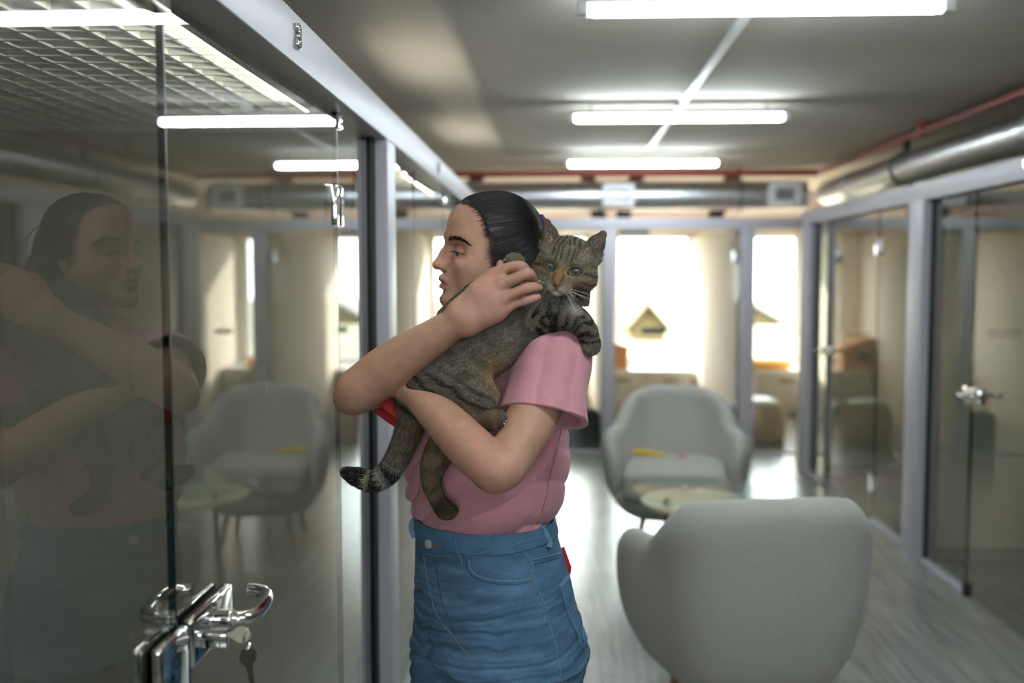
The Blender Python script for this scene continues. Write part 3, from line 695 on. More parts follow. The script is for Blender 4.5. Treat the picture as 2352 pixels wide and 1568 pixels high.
# keys in the lock of the near glass door
M_brass = mat('nickel_brass_key', (.50, .47, .36), rough=.25, metal=1.0)
xk = XG + .066; yk, zk = 1.443, 1.052
kt = thing('key_bunch', (xk, yk, zk), 'two keys on a ring, one standing in the glass door lock', 'keys')
def key_outline(L, bow):
    pts = []
    for k in range(17):
        a = R(25 + 310 * k / 16); pts.append((bow * .95 * -math.cos(a) * 1.0 , bow * math.sin(a) * 1.05))
    # blade towards +u from the bow
    return [(-p[0] * -1, p[1]) for p in pts]
def key(par, o, du, dv, n, L=.028, bow=.0125, th=.0022):
    """flat key: bow centred at o, blade along -du"""
    o = Vector(o); du = Vector(du); dv = Vector(dv); n = Vector(n)
    out = []
    for k in range(21):
        a = R(-150 + 300 * k / 20); out.append((bow * math.cos(a) * 1.05, bow * math.sin(a)))
    out += [(-bow - .004, .0045), (-bow - L, .0045), (-bow - L - .003, .001), (-bow - L * .85, -.002), (-bow - L * .7, -.0042), (-bow - L * .5, -.002), (-bow - L * .35, -.0042), (-bow - .004, -.0042)]
    b = MB().prism([o + du * u + dv * v - n * th / 2 for u, v in out], n * th)
    hole = o + du * bow * .55
    b.tube([hole + (du * math.cos(R(30 * k)) + dv * math.sin(R(30 * k))) * .0032 for k in range(12)], .0011, 6, closed=True)
    return obj('key', b, M_brass, par)
k1 = key(kt, (xk + .020, yk + .002, zk), (1, .15, 0), (0, .0, 1), (0.15, -1, 0), L=.012)
ringc = Vector((xk + .028, yk + .004, zk - .010))
obj('ring', MB().tube([ringc + Vector((0.003 * math.cos(R(20 * k)), .006 * math.cos(R(20 * k)), .0135 * math.sin(R(20 * k)))) for k in range(18)], .0012, 8, closed=True), M_chrome, kt)
key(kt, ringc + Vector((.000, .004, -.026)), (-.12, .05, .99), (.75, .65, .06), (.65, -.75, .12), L=.030, bow=.0135)
# ================================================================== THE WOMAN
Y0 = 1.9
def P(px, py, dy=0.): return np.array(W(px, py, Y0 + dy))
M_skin = mat('skin', (.5, .3, .22), rough=.50, spec=.35, sss=.12, attr='col', bump=.05, bscale=1500, noise=.05, nscale=60)
M_hair = mat('dark_brown_hair', (.012, .010, .010), rough=.36, spec=.55, attr='col')
M_brow = mat('brow_hair', (.022, .014, .011), rough=.6)
M_tee = mat('pink_cotton', (.58, .265, .305), rough=.9, noise=.05, nscale=45, bump=.22, bscale=1400, sheen=.15)
M_denim = mat('blue_denim', (.068, .165, .275), rough=.85, noise=.20, nscale=28, bump=.35, bscale=1600)
M_denim_s = mat('denim_seam', (.11, .235, .36), rough=.85, noise=.3, nscale=300)
M_stitch = mat('dark_stitch', (.03, .06, .10), rough=.8)
M_tan = mat('tan_stitch', (.30, .15, .06), rough=.8)
M_pinkst = mat('pink_stitch', (.36, .13, .17), rough=.9)
M_eye = mat('eye_surface', (.6, .6, .6), rough=.08, spec=.6, attr='col', coat=.6)
M_shoe = mat('white_shoe', (.75, .75, .74), rough=.6)
M_redc = mat('red_cloth', (.50, .022, .025), rough=.7, noise=.2, nscale=150, bump=.3, bscale=400)

woman = thing('person', (-.13, 1.9, 0), 'woman in pink t-shirt and blue jeans holding a tabby cat, looking towards the glass door', 'person')

# ---- head, in its own frame: u forward, l to her left (towards the camera), w up; millimetres
AL = R(14)
HO = P(1130, 590, 0)
HF = arr((-math.cos(AL), -math.sin(AL), 0)); HL_ = arr((math.sin(AL), -math.cos(AL), 0)); HZ = arr((0, 0, 1))
HM = np.stack([HF, HL_, HZ])            # rows: local axes
def h2w(p): return HO + (np.asarray(p) @ HM)
def w2h(p): return (np.asarray(p) - HO) @ HM.T
mm = .001
def head_field():
    f = Field((-.112, -.092, -.150), (.132, .092, .135), .00115)
    def E(c, r, k, op='u', M=None): f.ell(arr(c) * mm, arr(r) * mm, k * mm, op, M)
    def Cn(a, ra, b, rb, k, op='u', flat=None): f.cone(arr(a) * mm, ra * mm, arr(b) * mm, rb * mm, k * mm, op, flat)
    E((-8, 0, 42), (86, 71, 74), 0)                                   # cranium
    E((32, 0, 58), (52, 60, 50), 22)                                  # forehead
    E((45, 0, -6), (38, 54, 66), 24)                                  # face mass
    E((66, 0, -46), (31, 33, 33), 16)                                 # muzzle
    for s in (-1, 1):
        Cn((2, 54 * s, -46), 12, (76, 15 * s, -80), 12, 24)           # jaw
        E((50, 46 * s, -18), (25, 18, 17), 20)                        # cheekbone
        Cn((81.3, 10 * s, 39), 8, (55, 49 * s, 35), 8, 13)               # brow ridge
        E((20, 56 * s, 6), (30, 14, 40), 20)                          # temple / side of face
        E((40, 41 * s, -42), (28, 17, 28), 22)                        # cheek
    E((83, 0, -80), (17, 20, 15), 13)                                 # chin
    for s in (-1, 1):
        E((85, 33 * s, 15), (15, 17, 12), 9, 's'); E((80, 49 * s, 8), (19, 13, 13), 10, 's')                    # eye socket
        E((63, 33 * s, 7.5), (14.2, 14.6, 14.2), 5)                     # closed lid volume
    Cn((79, 0, 31), 6.0, (93.5, 0, 6), 6.0, 9)                       # nose bridge
    Cn((92, 0, 9), 6.2, (105, 0, -13), 7.4, 6)
    E((105, 0, -15.5), (8.6, 9, 7.8), 5)                                # tip
    Cn((103, 0, -20), 4.0, (93, 0, -26), 4.2, 5)                      # columella
    for s in (-1, 1):
        E((93.5, 11.5 * s, -18.5), (10, 5.6, 7.4), 6)                 # nostril wing
        Cn((81, 11 * s, 10), 4.5, (90, 11.5 * s, -14), 5, 12)              # side of the nose
        E((96.5, 8.0 * s, -26.0), (6.8, 3.4, 4.6), 1.6, 's')                 # nostril
        E((86.5, 18.6 * s, -19), (3.0, 1.4, 5), 3.5, 's')
    # lips: bowed chains from the middle to the corners
    for s in (-1, 1):
        f.chain([arr(p) * mm for p in ((97.0, 0, -40.5), (95.5, 7 * s, -39.8), (88, 17 * s, -44.2), (75, 26 * s, -53.5))], [4.8 * mm, 5.2 * mm, 4 * mm, 2.4 * mm], 5 * mm)
        f.chain([arr(p) * mm for p in ((94.8, 0, -56), (93.5, 8 * s, -55.7), (86.5, 17 * s, -55), (75, 26 * s, -55)) ], [6.0 * mm, 5.8 * mm, 4.4 * mm, 2.4 * mm], 5 * mm)
    for s in (-1, 1):
        f.chain([arr(p) * mm for p in ((104, 0, -48.4), (96, 8 * s, -48.6), (87.5, 17 * s, -49.6), (75, 28 * s, -54.2))], [2.9 * mm, 2.6 * mm, 1.9 * mm, 1.1 * mm], 2.5 * mm, 's')
    Cn((101, 0, -27.5), 1.8, (101.5, 0, -35), 2.6, 6, 's')            # philtrum
    Cn((97, -7, -66), 4, (97, 7, -66), 4, 9, 's')                     # dip under the lower lip
    for s in (-1, 1):                                                 # opening between the lids
        M = np.stack([arr((1, 0, 0)), arr((0, math.cos(R(-10 * s)), math.sin(R(-10 * s)))), arr((0, -math.sin(R(-10 * s)), math.cos(R(-10 * s))))], 1)
        E((75, 33.5 * s, 5.0), (17, 14.2, 4.7), .9, 's', M)
    # ears
    for s in (-1, 1):
        M = np.stack([arr((math.cos(R(20)), .25 * s, math.sin(R(20)))), arr((-.25 * s, 1, 0)), arr((-math.sin(R(20)), 0, math.cos(R(20))))], 1)
        E((-12, 65 * s, -4), (15, 6, 27), 5, 'u', M); E((-8, 71 * s, 2), (8, 5, 15), 4, 's', M)
    Cn((-2, 0, -40), 50, (-28, 0, -150), 53, 25)                      # neck
    return f
HFd = head_field()
Vh, Qh = HFd.mesh(1)
keep = Vh[:, 2] > -.146
Vh_l = Vh / mm
def gauss(p, c, r): return np.exp(-(((p - arr(c)) / arr(r)) ** 2).sum(1))
def mixc(c, w, t): return c * (1 - w[:, None]) + arr(t) * w[:, None]
SK = arr((.475, .270, .188))
def skin_noise(V, col):
    n = vnoise(V + 3, 60) - .5; n2 = vnoise(V + 7, 200) - .5; n3 = vnoise(V + 13, 85) - .5
    col = col * (1 + .16 * n[:, None] + .08 * n2[:, None]); col[:, 0] += .04 * n3; col[:, 1] -= .015 * n3
    return np.clip(col, 0, 1)
ch = np.tile(SK, (len(Vh), 1)); u, l, w_ = Vh_l.T; al = np.abs(l)
q = np.stack([u, al, w_], 1)
ch = mixc(ch, .55 * gauss(q, (66, 42, -20), (26, 20, 20)), (.50, .235, .165))        # flushed cheek
ch = mixc(ch, .60 * gauss(q, (108, 0, -16), (12, 14, 10)), (.52, .27, .20))
ch = mixc(ch, .85 * gauss(q, (72, 36, 16), (20, 17, 9)), (.20, .085, .048)); ch = mixc(ch, .6 * gauss(q, (66, 46, 5), (12, 8, 6)), (.20, .085, .05))           # brown eyeshadow
ch = mixc(ch, .45 * gauss(q, (76, 30, -3), (12, 14, 5)), (.36, .19, .13))
mouth = ((w_ + 48.5 + .0075 * al * al) / (10.6 - .010 * al * al)) ** 2 + (al / 25.5) ** 2
lipw = np.clip((1.05 - mouth) / .18, 0, 1) * (u > 76)
ch = mixc(ch, .85 * lipw, (.36, .125, .105))
ins_ = np.clip(1 - np.abs(w_ + 48.4 + .008 * al * al) / 2.0, 0, 1) * (u < 94) * (u > 74) * (al < 24)
ch = mixc(ch, .8 * ins_, (.10, .03, .03))
ew = w_ - 5.4 + .176 * (al - 33.5); lidl = np.clip(1 - np.abs((ew / 5.4) ** 2 + ((al - 33.5) / 14.8) ** 2 - 1.0) / .36, 0, 1) * (u > 56) * (ew > .3) * (al < 50)
ch = mixc(ch, .9 * lidl, (.03, .018, .015))                                           # lash line
ch = skin_noise(Vh, ch)

# ---- arms, neck and trunk in world coordinates
PHI = R(35); TD = arr((-math.cos(PHI), -math.sin(PHI), 0)); TL = arr((math.sin(PHI), -math.cos(PHI), 0))
def loft(keys):
    ks = np.array(keys, float)
    def fn(x, y, z):
        zz = np.clip(z, ks[0, 0], ks[-1, 0])
        cx, cy, a, b = (np.interp(zz, ks[:, 0], ks[:, i]).astype(np.float32) for i in (1, 2, 3, 4))
        dx = x - cx; dy = y - cy
        fwd = dx * TD[0] + dy * TD[1]; lat = dx * TL[0] + dy * TL[1]
        k0 = np.sqrt((fwd / b) ** 2 + (lat / a) ** 2); k1 = np.sqrt((fwd / b ** 2) ** 2 + (lat / a ** 2) ** 2)
        d = k0 * (k0 - 1) / np.maximum(k1, 1e-5)
        return np.maximum(d, np.maximum(z - ks[-1, 0], ks[0, 0] - z))
    return fn
SHK = [(1.085, -.136, 1.90, .134, .122), (1.122, -.136, 1.90, .138, .126), (1.138, -.136, 1.90, .146, .135), (1.16, -.135, 1.90, .156, .144), (1.20, -.133, 1.90, .163, .152), (1.25, -.130, 1.90, .166, .155),
       (1.31, -.126, 1.905, .164, .145), (1.36, -.120, 1.915, .158, .122), (1.41, -.115, 1.92, .155, .104), (1.445, -.112, 1.925, .140, .088), (1.475, -.108, 1.925, .095, .072), (1.50, -.105, 1.925, .072, .066)]
BF = Field((-.46, 1.50, 1.10), (.05, 2.10, 1.62), .0019)
BF.comb(loft([(z, cx, cy, a - .014, b - .014) for z, cx, cy, a, b in SHK]), (-.33, 1.7, 1.14), (.06, 2.1, 1.50), 0, 'u')
BF.cone(h2w(arr((-22, 0, -110)) * mm), .052, arr((-.108, 1.93, 1.46)), .060, .03)
Lsh, Lel, Lwr = P(1262, 838, -.14), P(1146, 1080, -.30), P(938, 893, -.165)
k_ = .02
BF.limb([Lsh, P(1225, 950, -.21), P(1182, 1030, -.262), Lel, P(1087, 1034, -.277), P(1022, 968, -.232), P(968, 918, -.19), Lwr], [.050, .0435, .0385, .0345, .0385, .0345, .0265, .0235], .004, sub=6)
BF.ell(P(1134, 1100, -.292), (.024, .024, .020), .016)
Rsh, Rel, Rwr = arr((-.222, 2.00, 1.425)), P(817, 903, -.15), P(1066, 728, -.232)
BF.limb([Rsh, Rsh * .5 + Rel * .5, Rel, P(870, 862, -.172), P(925, 822, -.19), P(1000, 772, -.213), P(1040, 745, -.225), P(1062, 729, -.231)], [.050, .043, .037, .0415, .0385, .030, .0250, .0240], .004, sub=6)
BF.ell(P(803, 917, -.15), (.026, .026, .024), .014)
# right hand on the cat
for pa, pb in (((1058, 712), (1096, 668)), ((1066, 722), (1118, 676)), ((1074, 735), (1130, 700)), ((1080, 742), (1142, 716))):
    BF.cone(P(*pa, -.229), .0175, P(*pb, -.233), .0155, .02)
FN = {'index': [(1129, 631, -.226), (1160, 617, -.234), (1191, 611, -.236), (1206, 617, -.220), (1214, 629, -.205)],
      'middle': [(1151, 652, -.239), (1182, 640, -.248), (1210, 628, -.248), (1221, 635, -.232), (1226, 647, -.214)],
      'ring': [(1160, 684, -.241), (1185, 672, -.247), (1209, 662, -.248), (1226, 659, -.241), (1239, 660, -.232)],
      'pinky': [(1163, 706, -.234), (1185, 697, -.239), (1206, 690, -.240), (1223, 685, -.237), (1236, 682, -.231)]}
FR = {'index': [.0100, .0082, .0084, .0074, .0062], 'middle': [.0106, .0086, .0090, .0077, .0064], 'ring': [.0098, .0079, .0083, .0071, .0058], 'pinky': [.0086, .0067, .0071, .0062, .0052]}
HB = {'index': (1104, 668), 'middle': (1112, 684), 'ring': (1118, 704), 'pinky': (1122, 722)}
for nme in FN:
    pts = [P(*p) for p in FN[nme]]
    BF.cone(P(*HB[nme], -.236), .0125, pts[0], FR[nme][0], .016)
    BF.limb(pts, FR[nme], .0018, sub=4)
BF.limb([P(1078, 706, -.216), P(1104, 652, -.206), P(1132, 638, -.198), P(1158, 640, -.196)], [.0150, .0112, .0098, .0082], .008)
for nme in FN:   # tendons
    b_ = FN[nme][0]; BF.cone(P(1078 + (b_[1] - 660) * .12, 706 + (b_[1] - 660) * .38, -.2435), .0035, P(b_[0] - 3, b_[1] + 1, b_[2] - .005), .0052, .008)
for nme in FN:   # knuckles
    BF.ell(P(FN[nme][0][0], FN[nme][0][1], FN[nme][0][2] - .004), (.0092, .008, .0092), .005)
    BF.ell(P(FN[nme][2][0], FN[nme][2][1], FN[nme][2][2] - .0015), (.0078, .0075, .0078), .003)
BF.ell(P(1060, 752, -.236), (.010, .008, .009), .014)               # wrist bone
# left hand closed round the far side of the right arm
BF.chain([Lwr, P(905, 880, -.125)], [.0235, .021], .015)
for i, (a, b, c) in enumerate((((893, 862, -.103), (862, 846, -.083), (836, 842, -.090)), ((890, 878, -.100), (856, 868, -.080), (828, 868, -.088)), ((888, 893, -.100), (856, 888, -.082), (832, 888, -.090)), ((888, 907, -.104), (862, 906, -.090), (842, 906, -.096)))):
    BF.chain([P(908, 880, -.118), P(*a), P(*b), P(*c)], [.017, .0098, .0085, .0068], .004)
BF.chain([P(915, 868, -.13), P(905, 835, -.13), P(885, 812, -.125)], [.014, .010, .0078], .006)
Vb, Qb = BF.mesh(1)
cbod = np.tile(SK, (len(Vb), 1))
for nme in FN:
    for j, s_ in ((0, .55), (2, .40), (4, .55)):
        cbod = mixc(cbod, s_ * np.exp(-(((Vb - P(*FN[nme][j])) / .013) ** 2).sum(1)), (.50, .215, .170))
cbod = mixc(cbod, .45 * np.exp(-(((Vb - P(1118, 690, -.24)) / .030) ** 2).sum(1)), (.50, .235, .185))
for c_, r_ in ((P(800, 912, -.17), .05), (Lel, .05), (P(1090, 1010, -.31), .05)): cbod = mixc(cbod, .4 * np.exp(-(((Vb - c_) / r_) ** 2).sum(1)), (.50, .235, .17))
cbod = mixc(cbod, .9 * np.exp(-(((Vb - P(1236, 655, -.238)) / .0042) ** 2).sum(1)), (.32, .05, .07))   # painted nail
cbod = skin_noise(Vb, cbod)
# join the head and the rest as one body mesh (same implicit neck in both)
selh = (Vh[Qh][:, :, 2] > -.140).all(1)
body = npmesh('body', np.concatenate([h2w(Vh), Vb]), np.concatenate([Qh[selh], Qb + len(Vh)]), M_skin, woman, np.concatenate([ch, cbod]))

def hit_head(px, py, f=HFd, start=1.55):
    d = np.array((CR @ Vector(((px - CX) / FPX, -(py - CY) / FPX, -1.0))).normalized()); p = np.array(CAM) + d * start
    for _ in range(600):
        q = w2h(p); v = float(f.sample(q[None])[0])
        if v < .0003: return q
        p = p + d * max(.6 * v, .0003) if v < .9 else p + d * .01
    return None

# ---- eyes
for s in (1, -1):
    me = MB(); me.ball((0, 0, 0), 1.0, seg=64); bm = me.bm
    vs = np.array([v.co[:] for v in bm.verts]); qs = [[v.index for v in f_.verts] for f_ in bm.faces]
    g = arr((1, .50, -.10)); g /= np.linalg.norm(g); ang = np.degrees(np.arccos(np.clip(vs @ g, -1, 1)))
    c_ = np.tile(arr((.36, .32, .30)), (len(vs), 1)); c_[ang < 29] = (.035, .04, .045); c_[ang < 26] = (.13, .17, .19); c_[ang < 11] = (.004, .004, .004)
    bm.verts.ensure_lookup_table(); e_ = bpy.data.meshes.new('eye'); bm.to_mesh(e_); bm.free()
    col_a = e_.color_attributes.new('col', 'FLOAT_COLOR', 'POINT'); c4 = np.ones((len(vs), 4), np.float32); c4[:, :3] = c_; col_a.data.foreach_set('color', c4.ravel())
    V_ = h2w((vs * 12.5 + arr((63, 33 * s, 7.2))) * mm); e_.vertices.foreach_set('co', V_.astype(np.float32).ravel()); e_.shade_smooth(); e_.update()
    finish(bpy.data.objects.new('eye', e_), M_eye, woman, True)

# ---- hair: a swept-back cap plus strands
def hairline(w): return np.interp(w, [-60, -20, -6, 10, 28, 37, 57, 71, 85, 93, 98, 103, 130], [8, 13, 17, 18, 18, 27, 27, 31, 38, 46, 56, 58, 58])
GF = Field((-.125, -.095, -.075), (.085, .095, .150), .0013)
def haircap(x, y, z):
    u, l, w = x / mm, y / mm, z / mm
    def el(c, r):
        k0 = np.sqrt(((u - c[0]) / r[0]) ** 2 + ((l - c[1]) / r[1]) ** 2 + ((w - c[2]) / r[2]) ** 2); k1 = np.sqrt(((u - c[0]) / r[0] ** 2) ** 2 + ((l - c[1]) / r[1] ** 2) ** 2 + ((w - c[2]) / r[2] ** 2) ** 2)
        return k0 * (k0 - 1) / np.maximum(k1, 1e-6)
    a = el((-9, 0, 44), (90, 76, 80)); b = el((32, 0, 58), (57, 63.5, 53.5)); c = el((-30, 0, 10), (58, 72, 62)); e = el((16, 0, 6), (40, 71, 46))
    def sm(p, q, k):
        h = np.maximum(k - np.abs(p - q), 0) / k; return np.minimum(p, q) - h * h * k * .25
    d = sm(sm(sm(a, b, 20), c, 20), e, 15)
    wn = np.interp(w.ravel(), [-60, -20, -6, 10, 28, 37, 57, 71, 85, 93, 98, 103, 130], [8, 13, 17, 18, 18, 27, 27, 31, 38, 46, 56, 58, 58]).reshape(w.shape)
    d = d + 3.2 * np.exp(-np.clip(wn - u, 0, 60) / 7.0); cut = (u - wn) * .8; cut2 = (-34 - w - .35 * (u + 40)) * .8
    ear = 1e3
    k = 5.0
    def mx(p, q):
        h = np.maximum(k - np.abs(p - q), 0) / k; return np.maximum(p, q) + h * h * k * .25
    return mx(mx(d, cut), cut2) * mm
GF.comb(haircap, (-.12, -.09, -.07), (.08, .09, .145), 0, 'u')
GF.cone(arr((-84, 0, 62)) * mm, .016, arr((-100, 0, 62)) * mm, .013, .012)
Vg, Qg = GF.mesh(1)
n_ = vnoise(Vg * arr((1, 1, 1)), 160)
cg = np.tile(arr((.013, .0105, .0100)), (len(Vg), 1)) * (0.8 + .5 * n_[:, None])
hair = npmesh('hair', h2w(Vg), Qg, M_hair, woman, cg)
def ribbons(name, PT, wid, cols, m, parent, tf):
    """PT: (n, k, 3) strand points; a thin three-sided blade along every strand"""
    n, k, _ = PT.shape
    T = np.gradient(PT, axis=1); T /= np.maximum(np.linalg.norm(T, axis=2, keepdims=True), 1e-9)
    rv = rng.normal(size=(n, 1, 3)); S = np.cross(T, rv); S /= np.maximum(np.linalg.norm(S, axis=2, keepdims=True), 1e-9); N = np.cross(T, S)
    ww = (wid[:, None] * np.linspace(1, .12, k)[None, :])[:, :, None]
    ring = [PT + ww * (S * math.cos(a) + N * math.sin(a)) for a in (0, 2.094, 4.189)]
    V = np.stack(ring, 2).reshape(-1, 3); ids = np.arange(n * k * 3).reshape(n, k, 3); Q = []
    for a, b in ((0, 1), (1, 2), (2, 0)):
        Q.append(np.stack([ids[:, :-1, a], ids[:, :-1, b], ids[:, 1:, b], ids[:, 1:, a]], -1).reshape(-1, 4))
    c = np.repeat(cols.reshape(n, -1, 3) if cols.ndim == 3 else np.repeat(cols[:, None], k, 1), 3, axis=1).reshape(-1, 3)
    return npmesh(name, tf(V) if tf else V, np.concatenate(Q), m, parent, c)
def flow(F, p, target, step, k, lift):
    pts = []
    for i in range(k):
        g = F.grad(p); v = F.sample(p); q = p - g * v[:, None]; pts.append(q + g * lift[i][:, None] if lift.ndim == 2 else q + g * lift[i])
        d = target - q; d = d - g * (d * g).sum(1)[:, None]; L = np.linalg.norm(d, axis=1, keepdims=True); d /= np.maximum(L, 1e-6)
        p = q + d * np.minimum(step[:, None], L)
    return np.stack(pts, 1)
TIE = arr((-97, 0, 62)) * mm
okg = np.where(Vg[:, 0] > -.09)[0]
sd_ = Vg[rng.choice(okg, 9000)]
stp = rng.uniform(.004, .008, len(sd_)); lift = np.stack([np.full(len(sd_), a) for a in np.linspace(.0002, .0012, 12)]) * rng.uniform(.4, 1.6, len(sd_))
ST = flow(GF, sd_, TIE[None], stp, 12, lift)
tone = rng.choice(4, len(sd_), p=[.62, .22, .10, .06]); cols = arr([(.010, .008, .008), (.028, .021, .018), (.05, .042, .040), (.035, .030, .055)])[tone] * rng.uniform(.7, 1.3, (len(sd_), 1))  # bluish tone: sheen of the lamps painted into a few strands
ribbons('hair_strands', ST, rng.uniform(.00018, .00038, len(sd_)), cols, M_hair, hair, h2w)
# fine hairs growing out of the hairline
ws = rng.uniform(-24, 100, 2600); us = hairline(ws) + rng.exponential(3.2, 2600) - 2; sg = np.where(rng.random(2600) < .75, 1, -1)
ls = rng.uniform(0, 1, 2600)
roots = []
near = np.argsort(Vh_l[:, 0])
dd_ = Vh_l[:, 0] - hairline(Vh_l[:, 2]); m_ = (dd_ > -7) & (rng.random(len(dd_)) < np.exp(-np.clip(dd_, 0, 40) / 4.5)) & (dd_ < 14) & (Vh_l[:, 2] > -22) & (Vh_l[:, 2] < 104)
cand = Vh[m_]; roots = cand[rng.choice(len(cand), 7000)]
lf = np.stack([np.full(len(roots), a) for a in np.linspace(.0001, .0035, 9)]) * rng.uniform(.5, 1.3, len(roots))
ST2 = flow(HFd, roots, TIE[None], rng.uniform(.0014, .0036, len(roots)), 9, lf)
ribbons('hairline_strands', ST2, rng.uniform(.00006, .00015, len(roots)), np.tile(arr((.030, .022, .018)), (len(roots), 1)), M_hair, hair, h2w)
# tie and ponytail
ht = obj('hair_tie', MB().tube([h2w(arr((-97 + 2 * math.sin(R(40 * k)), 15 * math.cos(R(20 * k)), 62 + 15 * math.sin(R(20 * k)))) * mm) for k in range(18)], .0055, 10, closed=True), mat('purple_elastic', (.10, .03, .16), rough=.8, noise=.3, nscale=200), woman)
n = 260; tt = np.linspace(0, 1, 14)
base = np.stack([-100 - 13 * np.sin(tt * 2.4), 0 * tt, 62 - 120 * tt ** 1.2 + 5 * np.sin(tt * 3)], 1)
off = rng.normal(size=(n, 1, 3)) * arr((6.5, 8, 5)); PTs = (base[None] + off * (.6 + .8 * np.sin(tt * 2.2))[None, :, None] + rng.normal(size=(n, 14, 3)) * .5) * mm
ribbons('ponytail', PTs, np.full(n, .0011), np.tile(arr((.012, .010, .010)), (n, 1)) * rng.uniform(.6, 1.8, (n, 1)), M_hair, hair, h2w)

# ---- brows and lashes
def blades_on_head(name, samples, dirs, wid, m, k=5, lift=.0012):
    pts = np.array(samples); dirs = np.array(dirs); out = []
    p = pts.copy(); g0 = HFd.grad(p)
    for i in range(k):
        g = HFd.grad(p); v = HFd.sample(p); q = p - g * v[:, None]; out.append(q + g * (lift * (.15 + i / k)))
        d = dirs - g * (dirs * g).sum(1)[:, None]; d /= np.maximum(np.linalg.norm(d, axis=1, keepdims=True), 1e-6); p = q + d * .0016
    PT = np.stack(out, 1); return ribbons(name, PT, np.full(len(PT), wid), np.tile(arr((.02, .012, .01)), (len(PT), 1)), m, woman, h2w)
bx = [1031, 1040, 1054, 1067, 1079]; bt = [545.5, 543.5, 544.5, 551.5, 562]; bb = [553.5, 552.5, 552, 557, 563.5]
smp, drs = [], []
for _ in range(420):
    x = rng.uniform(1031, 1078); t_, b_ = np.interp(x, bx, bt), np.interp(x, bx, bb); y = t_ + (b_ - t_) * rng.random()
    q = hit_head(x, y)
    if q is None: continue
    smp.append(q)
    up = np.interp(x, [1031, 1045, 1078], [.9, .35, -.45]) + rng.normal() * .12
    drs.append((-.55, .75, up)); smp.append(q * arr((1, -1, 1))); drs.append((-.55, -.75, up))
blades_on_head('eyebrow', smp[0::2], drs[0::2], .00032, M_brow, k=5)
blades_on_head('eyebrow', smp[1::2], drs[1::2], .00032, M_brow, k=5)
for s in (1, -1):
    la = []
    for t_ in np.linspace(-1, 1, 34):
        l0 = 33 + 12.0 * t_; w0 = 5.0 + 4.7 * math.sqrt(max(0, 1 - t_ * t_)) * .95 - .176 * (l0 - 33.5); u0 = 63 + math.sqrt(max(14.2 ** 2 - ((l0 - 33) * .97) ** 2 - (w0 - 7.5) ** 2, 4)) - .4
        a_ = arr((u0, l0 * s, w0)); dr = arr((.85, (.15 + .65 * t_) * s, -.20)); L = 6.0
        la.append([a_ + dr * L * k / 4 + arr((0, 0, .9)) * (k / 4) ** 2 * 3 for k in range(5)])
    ribbons('eyelashes', np.array(la) * mm, np.full(len(la), .00030), np.tile(arr((.008, .006, .006)), (len(la), 1)), M_brow, woman, h2w)

# ---- t-shirt
TF = Field((-.36, 1.60, 1.085), (.08, 2.12, 1.52), .0021)
TF.comb(loft(SHK), (-.35, 1.66, 1.085), (.06, 2.12, 1.5), 0, 'u')
s0, s1 = P(1270, 826, -.145), P(1247, 958, -.185)
TF.cone(s0, .056, s1, .079, .05)
TF.cone(P(1170, 800, .0), .050, s0, .056, .05)
r0 = Rsh; r1 = Rsh * .62 + Rel * .38
TF.cone(r0, .058, r1, .075, .04)
X_, Y_, Z_ = TF.ax[0][:, None, None], TF.ax[1][None, :, None], TF.ax[2][None, None, :]
G = np.stack(np.broadcast_arrays(X_, Y_, Z_), -1).astype(np.float32)
q1 = -.52 * G[..., 0] + .85 * G[..., 2] + .35 * (G[..., 1] - 1.8)
wob = vnoise(G, 14) - .5
q1 = q1 + .045 * wob
def ridge(q, lam, sharp=.55): return np.abs(np.sin(q * PI / lam)) ** sharp
low = 1 - smooth01(G[..., 2], 1.21, 1.35)
fold = .0110 * (ridge(q1, .052) - .6) * low * (.35 + 1.1 * vnoise(G + 5, 9))
q4 = .86 * (G[..., 0] + .4 * G[..., 1]) - .45 * G[..., 2] + .03 * (vnoise(G + 17, 22) - .5)
fold = fold + .0050 * (ridge(q4, .026, .6) - .6) * (1 - smooth01(G[..., 2], 1.135, 1.19)) * smooth01(G[..., 2], 1.118, 1.135)
q2 = .80 * (G[..., 0] + .1) + .5 * (G[..., 2] - 1.2) + .05 * wob
fold = fold + .0035 * (ridge(q2, .075, .8) - .6) * smooth01(G[..., 2], 1.14, 1.22) * (1 - smooth01(G[..., 2], 1.33, 1.42))
q3 = .9 * (G[..., 0] - .2 * (G[..., 2])) + .03 * (vnoise(G + 11, 18) - .5)
fold = fold + .0042 * (ridge(q3, .046, .8) - .6) * smooth01(G[..., 2], 1.30, 1.36) * smooth01(G[..., 0], -.09, -.05)
TF.F -= fold.astype(np.float32)
# hollow sleeve and straight hem
ax_ = (s1 - s0) / np.linalg.norm(s1 - s0)
for (a0, a1, ra, rb) in ((s0, s1, .056, .079), (r0, r1, .058, .075)):
    axx = (a1 - a0) / np.linalg.norm(a1 - a0)
    mid = a0 * .15 + a1 * .85; far_ = a1 + axx * .09
    TF.cone(a0 * .45 + a1 * .55, .050, a1 + axx * .02, rb - .0045, .006, 's')
    nrm = axx; c0 = a1 + axx * .0
    def cutp(x, y, z, n=nrm, c0=c0, a0=a0, rb=rb):
        d = (x - c0[0]) * n[0] + (y - c0[1]) * n[1] + (z - c0[2]) * n[2]
        rr = np.sqrt((x - c0[0] - d * n[0]) ** 2 + (y - c0[1] - d * n[1]) ** 2 + (z - c0[2] - d * n[2]) ** 2)
        return np.maximum(-d, rr - rb * 1.18)
    if a0 is s0: TF.comb(cutp, c0 - .14, c0 + .14, .002, 's')
TF.comb(loft([(z, cx, cy, a, b) for z, cx, cy, a, b in SHK]), (-.35, 1.66, 1.085), (.06, 2.12, 1.40), .008, 'u') if False else None
del G, q1, q2, q3, fold, wob
Vt, Qt = TF.mesh(1)
